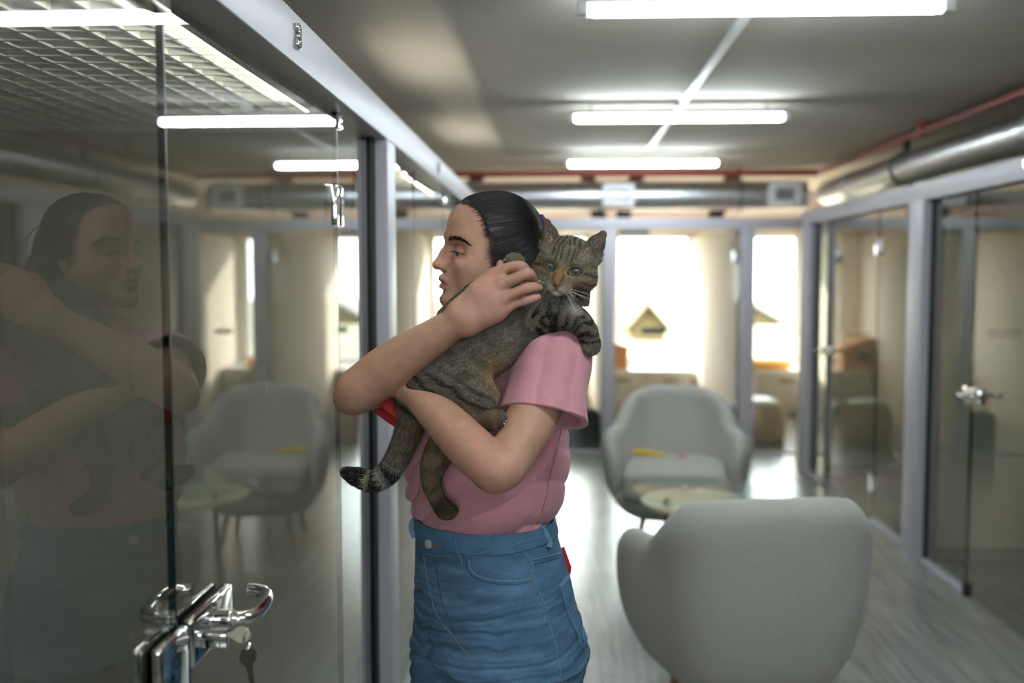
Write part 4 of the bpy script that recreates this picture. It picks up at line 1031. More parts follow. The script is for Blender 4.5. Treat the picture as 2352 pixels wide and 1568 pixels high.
tee = npmesh('t_shirt', Vt, Qt, M_tee, woman)
def tracer(F):
    def hit(px, py, start=1.45):
        d = np.array((CR @ Vector(((px - CX) / FPX, -(py - CY) / FPX, -1.0))).normalized()); p = np.array(CAM) + d * start
        for _ in range(900):
            if np.any(p < F.lo) or np.any(p > F.lo + F.h * (F.n - 1)): p = p + d * .004; continue
            v = float(F.sample(p[None])[0])
            if v < .0002: return p
            p = p + d * max(.5 * min(v, .05), .0003)
        return None
    return hit
def seam(par, name, hit, px, r, m, n=40, out=.0005, F=None):
    px = np.array(px, float); t = np.concatenate([[0], np.cumsum(np.linalg.norm(np.diff(px, axis=0), axis=1))]); s = np.linspace(0, t[-1], n)
    pts = []
    for q in s:
        h = hit(np.interp(q, t, px[:, 0]), np.interp(q, t, px[:, 1]))
        if h is not None: pts.append(h)
    if len(pts) < 3: return None
    pts = np.array(pts); g = F.grad(pts); pts = pts + g * out
    for _ in range(2): pts[1:-1] = .25 * pts[:-2] + .5 * pts[1:-1] + .25 * pts[2:]
    return obj(name, MB().tube(pts, r, 6), m, par)
hitT = tracer(TF)
seam(tee, 'hem_stitch', hitT, [(1166, 940), (1200, 944), (1240, 944), (1275, 944), (1310, 946)], .0006, M_pinkst, F=TF)
seam(tee, 'side_seam', hitT, [(1289, 985), (1280, 1030), (1266, 1079), (1258, 1110), (1256, 1137), (1243, 1179)], .0009, M_pinkst, F=TF)

# ---- jeans
JK = [(.70, -.108, 1.90, .175, .150), (.813, -.107, 1.90, .180, .158), (.87, -.107, 1.90, .181, .161), (.91, -.110, 1.90, .178, .157), (.953, -.116, 1.90, .173, .151), (1.0, -.121, 1.90, .168, .145), (1.035, -.125, 1.90, .160, .141), (1.08, -.131, 1.90, .150, .135), (1.125, -.136, 1.90, .143, .131)]
JF = Field((-.33, 1.66, .55), (.10, 2.13, 1.135), .0026)
JF.comb(loft([k for k in JK if k[0] > .86]), (-.33, 1.66, .87), (.10, 2.13, 1.125), 0, 'u')
hipc = arr((-.107, 1.90, 0))
for s in (1, -1):
    lk_ = []
    for z_, la_, sh_, a_, b_ in ((.50, .088, .034, .081, .084), (.60, .089, .030, .084, .094), (.70, .091, .024, .088, .108), (.78, .092, .016, .091, .122), (.84, .091, .008, .092, .132), (.88, .088, .002, .088, .130), (.93, .080, .0, .076, .110)):
        c_ = hipc + TL * la_ * s + TD * sh_; lk_.append((z_, c_[0], c_[1], a_, b_))
    JF.comb(loft(lk_), (-.33, 1.66, .50), (.10, 2.13, .93), .030, 'u')
def gap(x, y, z):
    lat = (x - hipc[0]) * TL[0] + (y - hipc[1]) * TL[1]; f_ = (x - hipc[0]) * TD[0] + (y - hipc[1]) * TD[1]
    zt = .925 - .55 * np.abs(f_ - .145) ; return np.maximum(np.abs(lat) - .004 - .030 * np.maximum(zt - z, 0), z - zt)
JF.comb(gap, (-.33, 1.66, .55), (.10, 2.13, .93), .018, 's')
GX = np.stack(np.broadcast_arrays(JF.ax[0][:, None, None], JF.ax[1][None, :, None], JF.ax[2][None, None, :]), -1).astype(np.float32)
qz = GX[..., 2] - .18 * (GX[..., 0] + .05) + .030 * (vnoise(GX + 2, 13) - .5) + .010 * (vnoise(GX + 4, 40) - .5)
dz = .0048 * (ridge(qz, .030, .65) - .6) * (1 - smooth01(GX[..., 2], .98, 1.04)) * smooth01(GX[..., 2], .60, .80) * (.25 + 1.2 * vnoise(GX + 9, 10)) + .0022 * (ridge(qz, .0125, .7) - .6) * (.3 + 1.2 * vnoise(GX + 21, 16)) * (1 - smooth01(GX[..., 2], 1.0, 1.06))
JF.F -= dz.astype(np.float32); del GX, qz, dz
Vj, Qj = JF.mesh(1)
sel = ~(Vj[Qj][:, :, 2] < .556).any(1)
sel &= ~((Vj[Qj][:, :, 2] > 1.1235).all(1))
M_denim_b = mat('worn_denim', (.07, .165, .28), rough=.85, attr='col', noise=.16, nscale=260, bump=.35, bscale=1600)
wear = (vnoise(Vj * arr((1, 1, 4.2)) + 3, 16) - .5) * .75 + (vnoise(Vj * arr((1, 1, 3)) + 9, 60) - .5) * .35 + (vnoise(Vj * arr((1, 1, 1.5)) + 14, 8) - .5) * .5
cj = arr((.066, .155, .262)) * (1 + .8 * np.clip(wear, -.6, .9))[:, None]; cj = cj + np.clip(wear, 0, 1)[:, None] * arr((.05, .05, .045))
jeans = npmesh('jeans', Vj, Qj[sel], M_denim_b, woman, np.clip(cj, .01, 1))
for s in (1, -1):
    a = hipc + TL * .088 * s + TD * .026 + arr((0, 0, .56))
    obj('trouser_leg', MB().tube([a + arr((0, 0, .015)), a + arr((0, 0, -.08)), a + arr((0, 0, -.24)) - TD * .01, a + arr((0, 0, -.40)) - TD * .015], [.084, .081, .076, .074], 32), M_denim, jeans)
    f0 = hipc + TL * .086 * s + TD * .015 + arr((0, 0, .1013))
    sh = obj('shoe', MB().tube([f0 - TD * .07 + arr((0, 0, .05)), f0 + arr((0, 0, .055)), f0 + TD * .08 + arr((0, 0, .045)), f0 + TD * .15 + arr((0, 0, .03)), f0 + TD * .18 + arr((0, 0, .022))], [.040, .050, .044, .030, .016], 20), M_shoe, woman)
    obj('sole', MB().tube([f0 - TD * .09 + arr((0, 0, .012)), f0 + arr((0, 0, .012)), f0 + TD * .12 + arr((0, 0, .012)), f0 + TD * .19 + arr((0, 0, .012))], [.030, .046, .040, .018], 16, flat=.26), M_shoe, sh)
# waistband ring
WF = Field((-.32, 1.70, 1.075), (.06, 2.10, 1.14), .0016)
def band(x, y, z):
    o = loft([(z_, cx, cy, a + .0032, b + .0032) for z_, cx, cy, a, b in JK if z_ > 1.0]); i = loft([(z_, cx, cy, a - .0022, b - .0022) for z_, cx, cy, a, b in JK if z_ > 1.0])
    d = np.maximum(o(x, y, z - .0), -i(x, y, np.minimum(z, 1.12) - .0)); zc = 1.1065
    return np.maximum(d, np.maximum(z - 1.126, 1.0885 + .09 * np.maximum(x + .10, 0) - z))
WF.comb(band, WF.lo, WF.lo + WF.h * WF.n, 0, 'u')
Vw, Qw = WF.mesh(1)
wb = npmesh('waistband', Vw, Qw, M_denim, jeans)
hitJ = tracer(JF); hitW = tracer(WF)
def hitJW(px, py):
    a, b = hitJ(px, py), hitW(px, py)
    if a is None: return b
    if b is None: return a
    return a if a[1] < b[1] else b
UF = Field((-.33, 1.66, .70), (.10, 2.13, 1.135), .003)
UF.comb(loft([(z_, cx, cy, a + .0032, b + .0032) for z_, cx, cy, a, b in JK]), UF.lo, UF.lo + UF.h * UF.n, 0, 'u')
hitU = tracer(UF)
for nm, pts, r, mm_ in (('fly_seam', [(973, 1276), (982, 1330), (996, 1396), (1018, 1436), (1044, 1462)], .0011, M_denim_s), ('fly_seam', [(1000, 1280), (1006, 1330), (1014, 1380), (1036, 1432), (1044, 1460)], .0008, M_stitch),
        ('pocket_edge', [(1076, 1284), (1077, 1302), (1088, 1318), (1112, 1329), (1150, 1335), (1190, 1335), (1224, 1328)], .0017, M_denim_s), ('pocket_stitch', [(1071, 1286), (1072, 1305), (1084, 1324), (1110, 1336), (1150, 1342), (1190, 1342), (1222, 1336)], .0006, M_stitch),
        ('side_seam', [(1198, 1262), (1218, 1284), (1225, 1300), (1226, 1330), (1240, 1362), (1256, 1404), (1266, 1446), (1280, 1500), (1286, 1540), (1290, 1566)], .0014, M_denim_s), ('yoke_seam', [(1226, 1296), (1250, 1290), (1284, 1280)], .0010, M_stitch), ('yoke_seam', [(1224, 1286), (1250, 1279), (1286, 1270)], .0012, M_denim_s),
        ('inner_leg_seam', [(1044, 1462), (1062, 1490), (1080, 1508)], .0008, M_tan)):
    seam(jeans, nm, hitJ, pts, r, mm_, F=JF, out=.0004)
for pts in ([(962, 1222), (1000, 1236), (1050, 1240), (1100, 1236), (1160, 1222), (1220, 1206), (1262, 1194)], [(975, 1272), (1020, 1278), (1075, 1276), (1130, 1264), (1190, 1248), (1250, 1230), (1284, 1218)]):
    seam(wb, 'band_stitch', hitU, pts, .0009, M_denim_s, F=UF, out=.0006)
def loop(pts):
    q = []
    for p in pts:
        h = hitU(*p)
        if h is not None: q.append(h)
    q = np.array(q); g = UF.grad(q); q = q + g * .0022
    b = MB(); b.tube(q, .0052, 10, flat=.38) if True else None
    return obj('belt_loop', b, M_denim_s, jeans)
for pts in ([(1046, 1236), (1048, 1252), (1054, 1270), (1061, 1284), (1062, 1297)], [(1240, 1196), (1246, 1212), (1254, 1230), (1261, 1244), (1259, 1257)]): loop(pts)
obj('belt_loop', MB().tube([P(951, 1190, -.01), P(944, 1200, -.02), P(943, 1214, -.03), P(948, 1226, -.035), P(952, 1234, -.035)], .0048, 10, flat=.4), M_denim_s, jeans)
bp0 = hitU(985, 1249); g0 = UF.grad(bp0[None])[0]; Mq = Vector((0, 0, 1)).rotation_difference(Vector(g0)).to_matrix().to_4x4(); TB = Matrix.Translation(Vector(bp0)) @ Mq
obj('button', MB().lathe([(0, -.003), (.0085, -.003), (.0088, .002), (.0080, .0042), (.006, .0036), (.0055, .0042), (0, .0044)], seg=28, M=TB), mat('pale_button', (.62, .64, .66), rough=.35, metal=.3), jeans)
seam(jeans, 'buttonhole', hitU, [(995, 1251), (1002, 1250), (1009, 1253)], .0011, M_tan, F=UF)
rv = hitJ(1217, 1330); g1 = JF.grad(rv[None])[0]; TR = Matrix.Translation(Vector(rv)) @ Vector((0, 0, 1)).rotation_difference(Vector(g1)).to_matrix().to_4x4()
obj('rivet', MB().lathe([(0, -.001), (.0042, -.001), (.0042, .001), (.003, .0022), (.0018, .0012), (0, .0016)], seg=20, M=TR), M_chrome, jeans)
# back pocket patch
def patch(name, poly, m, n=14, off=.0022):
    pts = []
    (ax, ay), (bx_, by), (cx_, cy_), (dx_, dy_) = poly
    V = []; ok = True
    for i in range(n):
        for j in range(n):
            s, t = i / (n - 1), j / (n - 1); x = (1 - s) * (1 - t) * ax + s * (1 - t) * bx_ + s * t * cx_ + (1 - s) * t * dx_; y = (1 - s) * (1 - t) * ay + s * (1 - t) * by + s * t * cy_ + (1 - s) * t * dy_
            h = hitJ(x, y)
            if h is None: h = V[-1] if V else np.zeros(3)
            V.append(h)
    V = np.array(V); g = JF.grad(V); A = V + g * off; B = V - g * .004; NV = len(V)
    Q = []
    for i in range(n - 1):
        for j in range(n - 1):
            a, b, c, d = i * n + j, (i + 1) * n + j, (i + 1) * n + j + 1, i * n + j + 1
            Q += [(a, b, c, d), (d + NV, c + NV, b + NV, a + NV)]
    br = [i * n for i in range(n)] + [(n - 1) * n + j for j in range(1, n)] + [i * n + n - 1 for i in range(n - 2, -1, -1)] + [j for j in range(n - 2, 0, -1)]
    for a, b in zip(br, br[1:] + br[:1]): Q.append((b, a, a + NV, b + NV))
    return npmesh(name, np.concatenate([A, B]), np.array(Q), m, jeans)
bpk = patch('back_pocket', [(1283, 1344), (1306, 1318), (1338, 1470), (1334, 1488)], M_denim)
seam(bpk, 'pocket_stitch', hitJ, [(1286, 1345), (1296, 1390), (1310, 1428), (1326, 1462), (1336, 1486)], .0011, M_denim_s, F=JF, out=.003)
seam(bpk, 'pocket_stitch', hitJ, [(1284, 1350), (1296, 1337), (1306, 1326)], .0009, M_denim_s, F=JF, out=.003)
seam(bpk, 'pocket_arc', hitJ, [(1308, 1414), (1316, 1402), (1326, 1396)], .0006, M_tan, F=JF, out=.003)

# ---- red things
rc = tag(obj('phone_case', MB().prism([P(1278, 1262, .03), P(1289, 1258, .035), P(1306, 1306, .035), P(1300, 1340, .03), P(1286, 1330, .02)], tuple(arr((.006, .010, 0)))), M_redc), 'flat red case sticking out of the back jeans pocket', 'case')
cpr = P(908, 925, -.085)
axr = arr((.45, .35, .6)); axr /= np.linalg.norm(axr); e1 = np.cross(axr, arr((0, 1, 0))); e1 /= np.linalg.norm(e1); e2 = np.cross(axr, e1)
V, Q = [], []
n1, n2 = 30, 8
for j in range(n2):
    t = j / (n2 - 1); r = .046 * (.86 + .14 * t)
    for side in (0, 1): pass
    for i in range(n1): a = 2 * PI * i / n1; V.append(cpr + axr * (.03 - .06 * t) + (e1 * math.cos(a) + e2 * math.sin(a) * .8) * r)
for j in range(n2):
    t = j / (n2 - 1); r = .040 * (.86 + .14 * t)
    for i in range(n1): a = 2 * PI * i / n1; V.append(cpr + axr * (.03 - .06 * t) + (e1 * math.cos(a) + e2 * math.sin(a) * .8) * r)
for lay in (0, 1):
    o = lay * n1 * n2
    for j in range(n2 - 1):
        for i in range(n1):
            a, b, c, d = o + j * n1 + i, o + j * n1 + (i + 1) % n1, o + (j + 1) * n1 + (i + 1) % n1, o + (j + 1) * n1 + i
            Q.append((a, b, c, d) if lay == 0 else (d, c, b, a))
for j in (0, n2 - 1):
    for i in range(n1): Q.append((j * n1 + i, j * n1 + (i + 1) % n1, n1 * n2 + j * n1 + (i + 1) % n1, n1 * n2 + j * n1 + i))
tag(npmesh('red_cuff', np.array(V), np.array(Q), M_redc), 'red cloth loop showing under the raised elbow, behind the cat', 'cloth')
# ================================================================== THE CAT
M_fur = mat('tabby_fur', (.2, .17, .13), rough=.75, spec=.25, attr='col')
M_under = mat('tabby_undercoat', (.1, .08, .06), rough=.9, spec=.1, attr='col')
M_nose = mat('cat_nose', (.20, .065, .045), rough=.5, sss=.1)
M_whisk = mat('whisker', (.85, .83, .78), rough=.35)
M_claw = mat('claw', (.7, .66, .58), rough=.25)
M_pad = mat('paw_pad', (.035, .028, .026), rough=.6)
cat = thing('cat', P(1080, 860, -.15), 'brown tabby cat draped over the woman’s shoulder, looking at the viewer', 'cat')
CH = {   # name: (points, radii, stripe spacing, stripe strength)
 'torso': ([P(968, 905, -.140), P(1000, 868, -.146), P(1080, 795, -.150), P(1155, 752, -.152), P(1222, 718, -.152)], [.050, .060, .0695, .064, .050], .034, .5),
 'neck': ([P(1222, 718, -.152), P(1262, 672, -.158), P(1296, 628, -.150)], [.050, .046, .042], .022, .35),
 'haunch': ([P(1000, 880, -.160), P(1055, 885, -.182), P(1105, 912, -.200)], [.052, .046, .030], .019, .95),
 'shank': ([P(1100, 905, -.195), P(1082, 955, -.205), P(1062, 990, -.215)], [.028, .021, .016], .02, .3),
 'hindfoot': ([P(1062, 990, -.218), P(1098, 976, -.243), P(1132, 963, -.258)], [.0150, .0140, .0170], .02, .2),
 'hindleg': ([P(1040, 975, -.170), P(1024, 1012, -.176), P(1001, 1054, -.180), P(990, 1090, -.182), P(994, 1120, -.183), P(1006, 1148, -.185), P(1022, 1170, -.190)], [.030, .028, .0245, .0185, .0155, .0140, .0150], .03, .3),
 'tail': ([P(962, 925, -.135), P(944, 970, -.142), P(922, 1030, -.150), P(894, 1082, -.152), P(858, 1104, -.152), P(822, 1096, -.150), P(799, 1087, -.150)], [.030, .0245, .0215, .0205, .0185, .0160, .0110], .024, .45),
 'foreleg': ([P(1222, 722, -.160), P(1275, 722, -.186), P(1318, 730, -.190), P(1346, 758, -.182), P(1355, 790, -.174)], [.042, .028, .0225, .0185, .0170], .0165, 1.0),
 'back': ([P(1020, 726, -.150), P(1050, 703, -.140), P(1092, 667, -.135)], [.0130, .0165, .0165], .03, .4),
 'armleft': ([P(1212, 700, -.150), P(1196, 650, -.125), P(1182, 606, -.108)], [.034, .022, .0165], .02, .5),
}
CF = Field((-.41, 1.58, 1.10), (.10, 1.86, 1.66), .0021)
for k_ in CH: CF.limb(CH[k_][0], CH[k_][1], .022 if k_ in ('torso', 'neck', 'haunch') else .014)
def toes(c, pts, r):
    for q in pts: CF.ell(P(*q), (r, r * 1.15, r), .004)
CF.ell(P(1138, 962, -.262), (.0185, .016, .0150), .008); toes(None, [(1150, 951, -.266), (1154, 961, -.270), (1149, 972, -.271), (1138, 977, -.270)], .0078)
CF.ell(P(1026, 1172, -.194), (.0175, .018, .0160), .008); toes(None, [(1014, 1180, -.204), (1026, 1184, -.206), (1037, 1181, -.204), (1043, 1172, -.198)], .0078)
CF.ell(P(1355, 794, -.175), (.0175, .018, .0180), .008); toes(None, [(1345, 803, -.184), (1354, 806, -.186), (1363, 802, -.182)], .0072)
CF.ell(P(1182, 603, -.110), (.018, .016, .0150), .008); toes(None, [(1166, 602, -.118), (1172, 594, -.118), (1183, 590, -.116)], .0072)
# head frame
CO = P(1301, 613, -.160); ro = R(12.4); yw = R(11)
ax_ = arr((math.cos(ro), 0, -math.sin(ro))); az_ = arr((math.sin(ro), 0, math.cos(ro))); ay_ = arr((0, -1, 0))
cs = math.cos(yw) * ax_ + math.sin(yw) * ay_; cfw = math.cos(yw) * ay_ - math.sin(yw) * ax_
pt_ = R(6); cf_ = math.cos(pt_) * cfw - math.sin(pt_) * az_; cz_ = math.cos(pt_) * az_ + math.sin(pt_) * cfw
CM = np.stack([cs, cf_, cz_])
def c2w(p): return CO + np.asarray(p) @ CM
def w2c(p): return (np.asarray(p) - CO) @ CM.T
KF = Field((-.075, -.065, -.066), (.075, .070, .090), .0011)
def KE(c, r, k, op='u', M=None): KF.ell(arr(c) * mm, arr(r) * mm, k * mm, op, M)
def KC(a, ra, b, rb, k, op='u', flat=None): KF.cone(arr(a) * mm, ra * mm, arr(b) * mm, rb * mm, k * mm, op, flat)
KE((0, -4, 13), (51, 46, 41), 0)
for s in (-1, 1):
    KE((31 * s, 4, -13), (27, 29, 24), 14); KE((10.5 * s, 45, -34), (12.5, 12, 9.5), 6); KE((22 * s, 26, 17), (17, 14, 12), 12)
KC((0, 31, 10), 11.5, (0, 49, -20), 8.5, 10)
KE((0, 30, -24), (24, 24, 20), 12)
KE((0, 43, -43), (10, 10, 7.5), 5)
KE((0, 56, -26.5), (6.8, 4.5, 4.6), 3)
for s in (-1, 1):
    KE((23 * s, 44, 0), (13, 9, 9), 6, 's'); KE((23 * s, 24.5, 0), (14.4, 14.4, 13.6), 4)
    M = np.stack([arr((math.cos(R(10 * s)), 0, math.sin(R(10 * s)))), arr((0, 1, 0)), arr((-math.sin(R(10 * s)), 0, math.cos(R(10 * s))))], 1)
    KE((23 * s, 40, -1.2), (10.2, 11, 6.2), 1.2, 's', M)
    fl = (arr((.18 * s, .98, .05)), .34)
    KC((35 * s, -6, 30), 23, (43 * s, -6, 51), 14.5, 6, 'u', fl); KC((43 * s, -6, 51), 15.5, (50 * s, -5, 67), 7.5, 4, 'u', fl)
    fl2 = (arr((.18 * s, .98, .05)), .55)
    KC((37 * s, 5.5, 31), 15, (44 * s, 4, 51), 10.0, 3, 's', fl2); KC((44 * s, 4, 51), 11.0, (49.5 * s, 2.5, 65), 4.5, 2, 's', fl2)
KC((0, 57, -31), 1.2, (0, 52, -38), 1.4, 2, 's')
for s in (-1, 1): KC((0, 55, -38.5), 1.2, (13 * s, 46, -40.5), 1.0, 2, 's')
KC((0, -18, -20), 42, (0, -60, -60), 42, 18)
Vk, Qk = KF.mesh(1); Vc, Qc = CF.mesh(1)
selk = (np.linalg.norm(Vk[Qk].mean(1) - arr((0, -50, -55)) * mm, axis=1) > .034)

def chain_info(V):
    """for every point: nearest chain, arc length along it, direction of the chain"""
    best = np.full(len(V), 9.); nm = np.zeros(len(V), int); arc = np.zeros(len(V)); dr = np.zeros((len(V), 3)); tot = np.zeros(len(V))
    for ci, k in enumerate(CH):
        pts, rs = np.array(CH[k][0]), CH[k][1]; L0 = 0; Ls = np.linalg.norm(np.diff(pts, axis=0), axis=1)
        for a, b, ra, rb, L in zip(pts[:-1], pts[1:], rs[:-1], rs[1:], Ls):
            ab = b - a; t = np.clip(((V - a) @ ab) / (ab @ ab), 0, 1); d = np.linalg.norm(V - a - t[:, None] * ab, axis=1) - (ra + (rb - ra) * t)
            m = d < best; best[m] = d[m]; nm[m] = ci; arc[m] = L0 + t[m] * L; dr[m] = ab / L; tot[m] = Ls.sum(); L0 += L
    return nm, arc, dr, tot
names = list(CH)
FLOWSGN = {'torso': -1, 'neck': -1, 'back': -1}
DK, MD = arr((.018, .016, .014)), arr((.150, .126, .090))
def body_color(V):
    nm, arc, dr, tot = chain_info(V)
    lam = arr([CH[k][2] for k in names])[nm]; st = arr([CH[k][3] for k in names])[nm]
    nz = vnoise(V + 4, 45) - .5; nz2 = vnoise(V + 8, 120) - .5
    ph = arc / lam + 1.1 * nz + .25 * nz2
    s = np.clip((np.cos(2 * PI * ph) - .05) * 1.9, 0, 1) * st
    th = (nm == names.index('haunch')) | (nm == names.index('torso'))
    x_, z_ = V[:, 0] - P(1060, 890)[0], V[:, 2] - P(1060, 890)[2]
    q_ = (.52 * x_ + .85 * z_) / .0205 + .55 * nz + .2 * nz2
    wlow = np.clip((P(1060, 815)[2] - V[:, 2] - .25 * x_) / .035, 0, 1)
    s[th] = (np.clip((np.cos(2 * PI * q_) - .1) * 1.7, 0, 1) * .85 * wlow + (1 - wlow) * np.clip(s / np.maximum(st, .01) - .2 + 1.2 * nz, 0, 1) * np.where(arc > .24, .9, .42))[th]
    c = np.tile(MD, (len(V), 1)) * (1 + .5 * nz2[:, None])
    ob = np.isin(nm, [names.index('hindleg'), names.index('shank'), names.index('hindfoot')])
    c[ob] = arr((.165, .122, .075)) * (1 + .5 * nz2[ob, None])
    tl = nm == names.index('tail'); c[tl] = arr((.145, .125, .085)) * (1 + .4 * nz2[tl, None])
    c = c * (1 - s[:, None]) + DK * s[:, None]
    tip = tl & (arc > tot - .035); c[tip] = arr((.006, .006, .006))
    rg = tl & (arc > tot - .095) & ~tip; sr = (np.sin((arc - tot) * 2 * PI / .030) > -.1); c[rg & sr] = arr((.012, .011, .010)); c[rg & ~sr] = arr((.27, .25, .21))
    def spot(px, py, dy, r, t, w):
        nonlocal c
        g = w * np.exp(-(((V - P(px, py, dy)) / r) ** 2).sum(1)); c = c * (1 - g[:, None]) + arr(t) * g[:, None]
    spot(1150, 862, -.20, .026, (.42, .235, .10), .95); spot(1138, 892, -.20, .018, (.40, .25, .12), .7); spot(1166, 820, -.2, .018, (.34, .27, .18), .6)
    spot(1316, 706, -.21, .013, (.55, .51, .44), .8); spot(1120, 925, -.2, .02, (.42, .39, .33), .6)
    spot(1345, 680, -.2, .014, (.30, .25, .17), .6); spot(945, 985, -.155, .026, (.15, .085, .05), .8); spot(945, 1020, -.155, .018, (.14, .085, .05), .7)
    for tx_, ty_ in ((1146, 956), (1152, 966), (1142, 973)): spot(tx_, ty_, -.272, .0035, (.012, .01, .008), .9)  # shade in the gaps between the toes, painted as dark spots
    spot(1120, 974, -.262, .011, (.015, .012, .01), .9)
    spot(1030, 1178, -.2, .018, (.008, .007, .006), .95); spot(1010, 1168, -.2, .016, (.015, .012, .010), .8); spot(1148, 972, -.27, .012, (.02, .017, .014), .8)
    spot(1040, 700, -.12, .03, (.05, .04, .03), .8); spot(1180, 600, -.11, .02, (.24, .20, .14), .5); spot(1262, 690, -.2, .024, (.03, .025, .02), .7); spot(1290, 690, -.21, .022, (.035, .03, .024), .75)
    return np.clip(c, .003, 1), nm, dr
def head_color(Vl):
    p = Vl / mm; s, f, z = p.T; a = np.abs(s); q = np.stack([a, f, z], 1)
    nz = vnoise(Vl + 6, 70) - .5; nz2 = vnoise(Vl + 2, 190) - .5
    c = np.tile(arr((.175, .145, .100)), (len(p), 1)) * (1 + .7 * nz2[:, None])
    def put(w, t):
        nonlocal c
        w = np.clip(w, 0, 1); c = c * (1 - w[:, None]) + arr(t) * w[:, None]
    fr = f > 5
    put(.75 * gauss(q, (34, 26, -14), (20, 26, 14)), (.25, .165, .085))
    put(.75 * gauss(q, (26, 36, 13), (13, 16, 6)), (.36, .31, .22))                  # pale brow
    put(.85 * np.exp(-((a - 13) / 4) ** 2 - ((z + 4) / 12) ** 2) * fr, (.38, .30, .19))   # beside the nose bridge
    put(.8 * np.exp(-(a / 6.5) ** 2 - ((z + 17) / 13) ** 2) * (f > 30), (.38, .19, .075))
    put(.9 * np.exp(-((a - 8) / 2.4) ** 2 - ((z + 14) / 9) ** 2) * (f > 30), (.09, .045, .025))
    # forehead lines
    for a0, z0, z1, w0 in ((6.0, 15, 33, 1.5), (13.5, 12, 36, 1.6), (20, 20, 38, 1.5)):
        cen = a0 + .10 * (z - 20) + 6 * nz; put(np.clip(.85 + 1.4 * nz2, 0, 1) * np.exp(-((a - cen) / w0) ** 2) * smooth01(z, z0 - 4, z0 + 3) * (1 - smooth01(z, z1 - 4, z1 + 6)), DK)
    put(.85 * smooth01(z, 34, 42) * (a < 24) * np.clip(.45 + 2.4 * np.cos(a * .75 + 5 * nz + .25 * z) * .5 + 1.2 * nz, 0, 1), DK)
    # cheek stripes
    for off, sl, w0, st in ((0, -.18, 2.6, 1.0), (-14, -.30, 2.4, .75), (-25, -.32, 2.4, .6)):
        put(st * np.exp(-((z - (off - 1 + sl * (a - 32) + 5 * nz)) / w0) ** 2) * smooth01(a, 32, 38), DK)
    put(.8 * np.exp(-((z + 12 + 6 * nz) / 4) ** 2 - ((a - 30) / 8) ** 2), (.30, .25, .17))
    # muzzle, chin
    put(.92 * gauss(q, (10, 50, -36), (10, 14, 7.5)), (.62, .57, .49)); put(.95 * gauss(q, (0, 45, -44), (15, 14, 7)), (.72, .68, .60))
    put(.75 * gauss(q, (17, 42, -28), (7, 12, 5)), (.40, .28, .14))
    for dx, dz in ((14, -31), (18, -33.5), (13, -35), (19, -29)): put(.8 * np.exp(-((a - dx) / 1.1) ** 2 - ((z - dz) / 1.1) ** 2) * (f > 30), (.04, .03, .025))
    # dark eye rims and inner corner
    e = ((a - 23) / 11.4) ** 2 + ((z + 1.2 - .17 * (a - 23)) / 7.4) ** 2
    put(1.0 * np.exp(-((e - 1.02) / .20) ** 2) * (f > 22), (.012, .010, .009))
    put(.75 * np.exp(-((e - 1.62) / .30) ** 2) * (f > 22) * (z < 4), (.40, .32, .21))
    put(.9 * gauss(q, (12.5, 38, -7), (2.4, 8, 5)), (.02, .014, .010)); put(.7 * gauss(q, (9, 44, -20), (5, 9, 7)), (.22, .11, .055)); put(.6 * gauss(q, (0, 46, -12), (8, 9, 10)), (.40, .22, .09))
    # ears
    er = smooth01(z, 30, 38) * smooth01(a, 24, 30) * (z > 20)
    inn = er * (f > -6.0) * (np.abs(a - (36 + .42 * (z - 30))) < 12 - .22 * (z - 30))
    put(.6 * er, (.085, .065, .045)); put(.8 * inn, (.21, .135, .11))
    put(.95 * np.exp(-((a / 6.5) ** 2 + ((z + 26.5) / 4.2) ** 2)) * (f > 55.5), (.20, .065, .045))
    return np.clip(c, .003, 1)
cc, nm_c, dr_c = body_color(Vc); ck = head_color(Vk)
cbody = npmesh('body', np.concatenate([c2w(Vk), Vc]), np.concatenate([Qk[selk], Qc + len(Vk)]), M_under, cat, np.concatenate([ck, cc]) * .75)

# ---- coat: short blades lying along the body
def sample_faces(V, Q, n, keep=None):
    A = V[Q]; ar = np.linalg.norm(np.cross(A[:, 2] - A[:, 0], A[:, 3] - A[:, 1]), axis=1)
    if keep is not None: ar = ar * keep
    i = rng.choice(len(Q), n, p=ar / ar.sum()); u, v = rng.random((2, n, 1)); A = A[i]
    return A[:, 0] * (1 - u) * (1 - v) + A[:, 1] * u * (1 - v) + A[:, 2] * u * v + A[:, 3] * (1 - u) * v
def blades(P0, N, D, L, lay, wid, col, tipmix, k=4):
    n = len(P0); D = D - N * (D * N).sum(1)[:, None]; D /= np.maximum(np.linalg.norm(D, axis=1, keepdims=True), 1e-6)
    J = rng.normal(size=(n, 3)) * .22; J -= N * (J * N).sum(1)[:, None] * .5
    T = np.linspace(0, 1, k); pts = []
    for t in T: pts.append(P0 - N * .0008 + L[:, None] * (t * (lay[:, None] * (D + J)) + N * (1 - lay[:, None]) * (t - .35 * t * t)))
    PT = np.stack(pts, 1)
    S = np.cross(D + J, N + rng.normal(size=(n, 3)) * .5); S /= np.maximum(np.linalg.norm(S, axis=1, keepdims=True), 1e-6)
    w = wid[:, None, None] * np.array([.8, 1, .75, .08])[None, :, None]
    V = np.stack([PT - S[:, None] * w, PT + S[:, None] * w], 2).reshape(-1, 3); ids = np.arange(n * k * 2).reshape(n, k, 2)
    Q = np.stack([ids[:, :-1, 0], ids[:, :-1, 1], ids[:, 1:, 1], ids[:, 1:, 0]], -1).reshape(-1, 4)
    C_ = np.stack([col * .45, col * .85, col * (1 - tipmix[0]) + tipmix[1] * tipmix[0], col * (1 - tipmix[0]) + tipmix[1] * tipmix[0]], 1)
    return V, Q, np.repeat(C_, 2, axis=1).reshape(-1, 3)
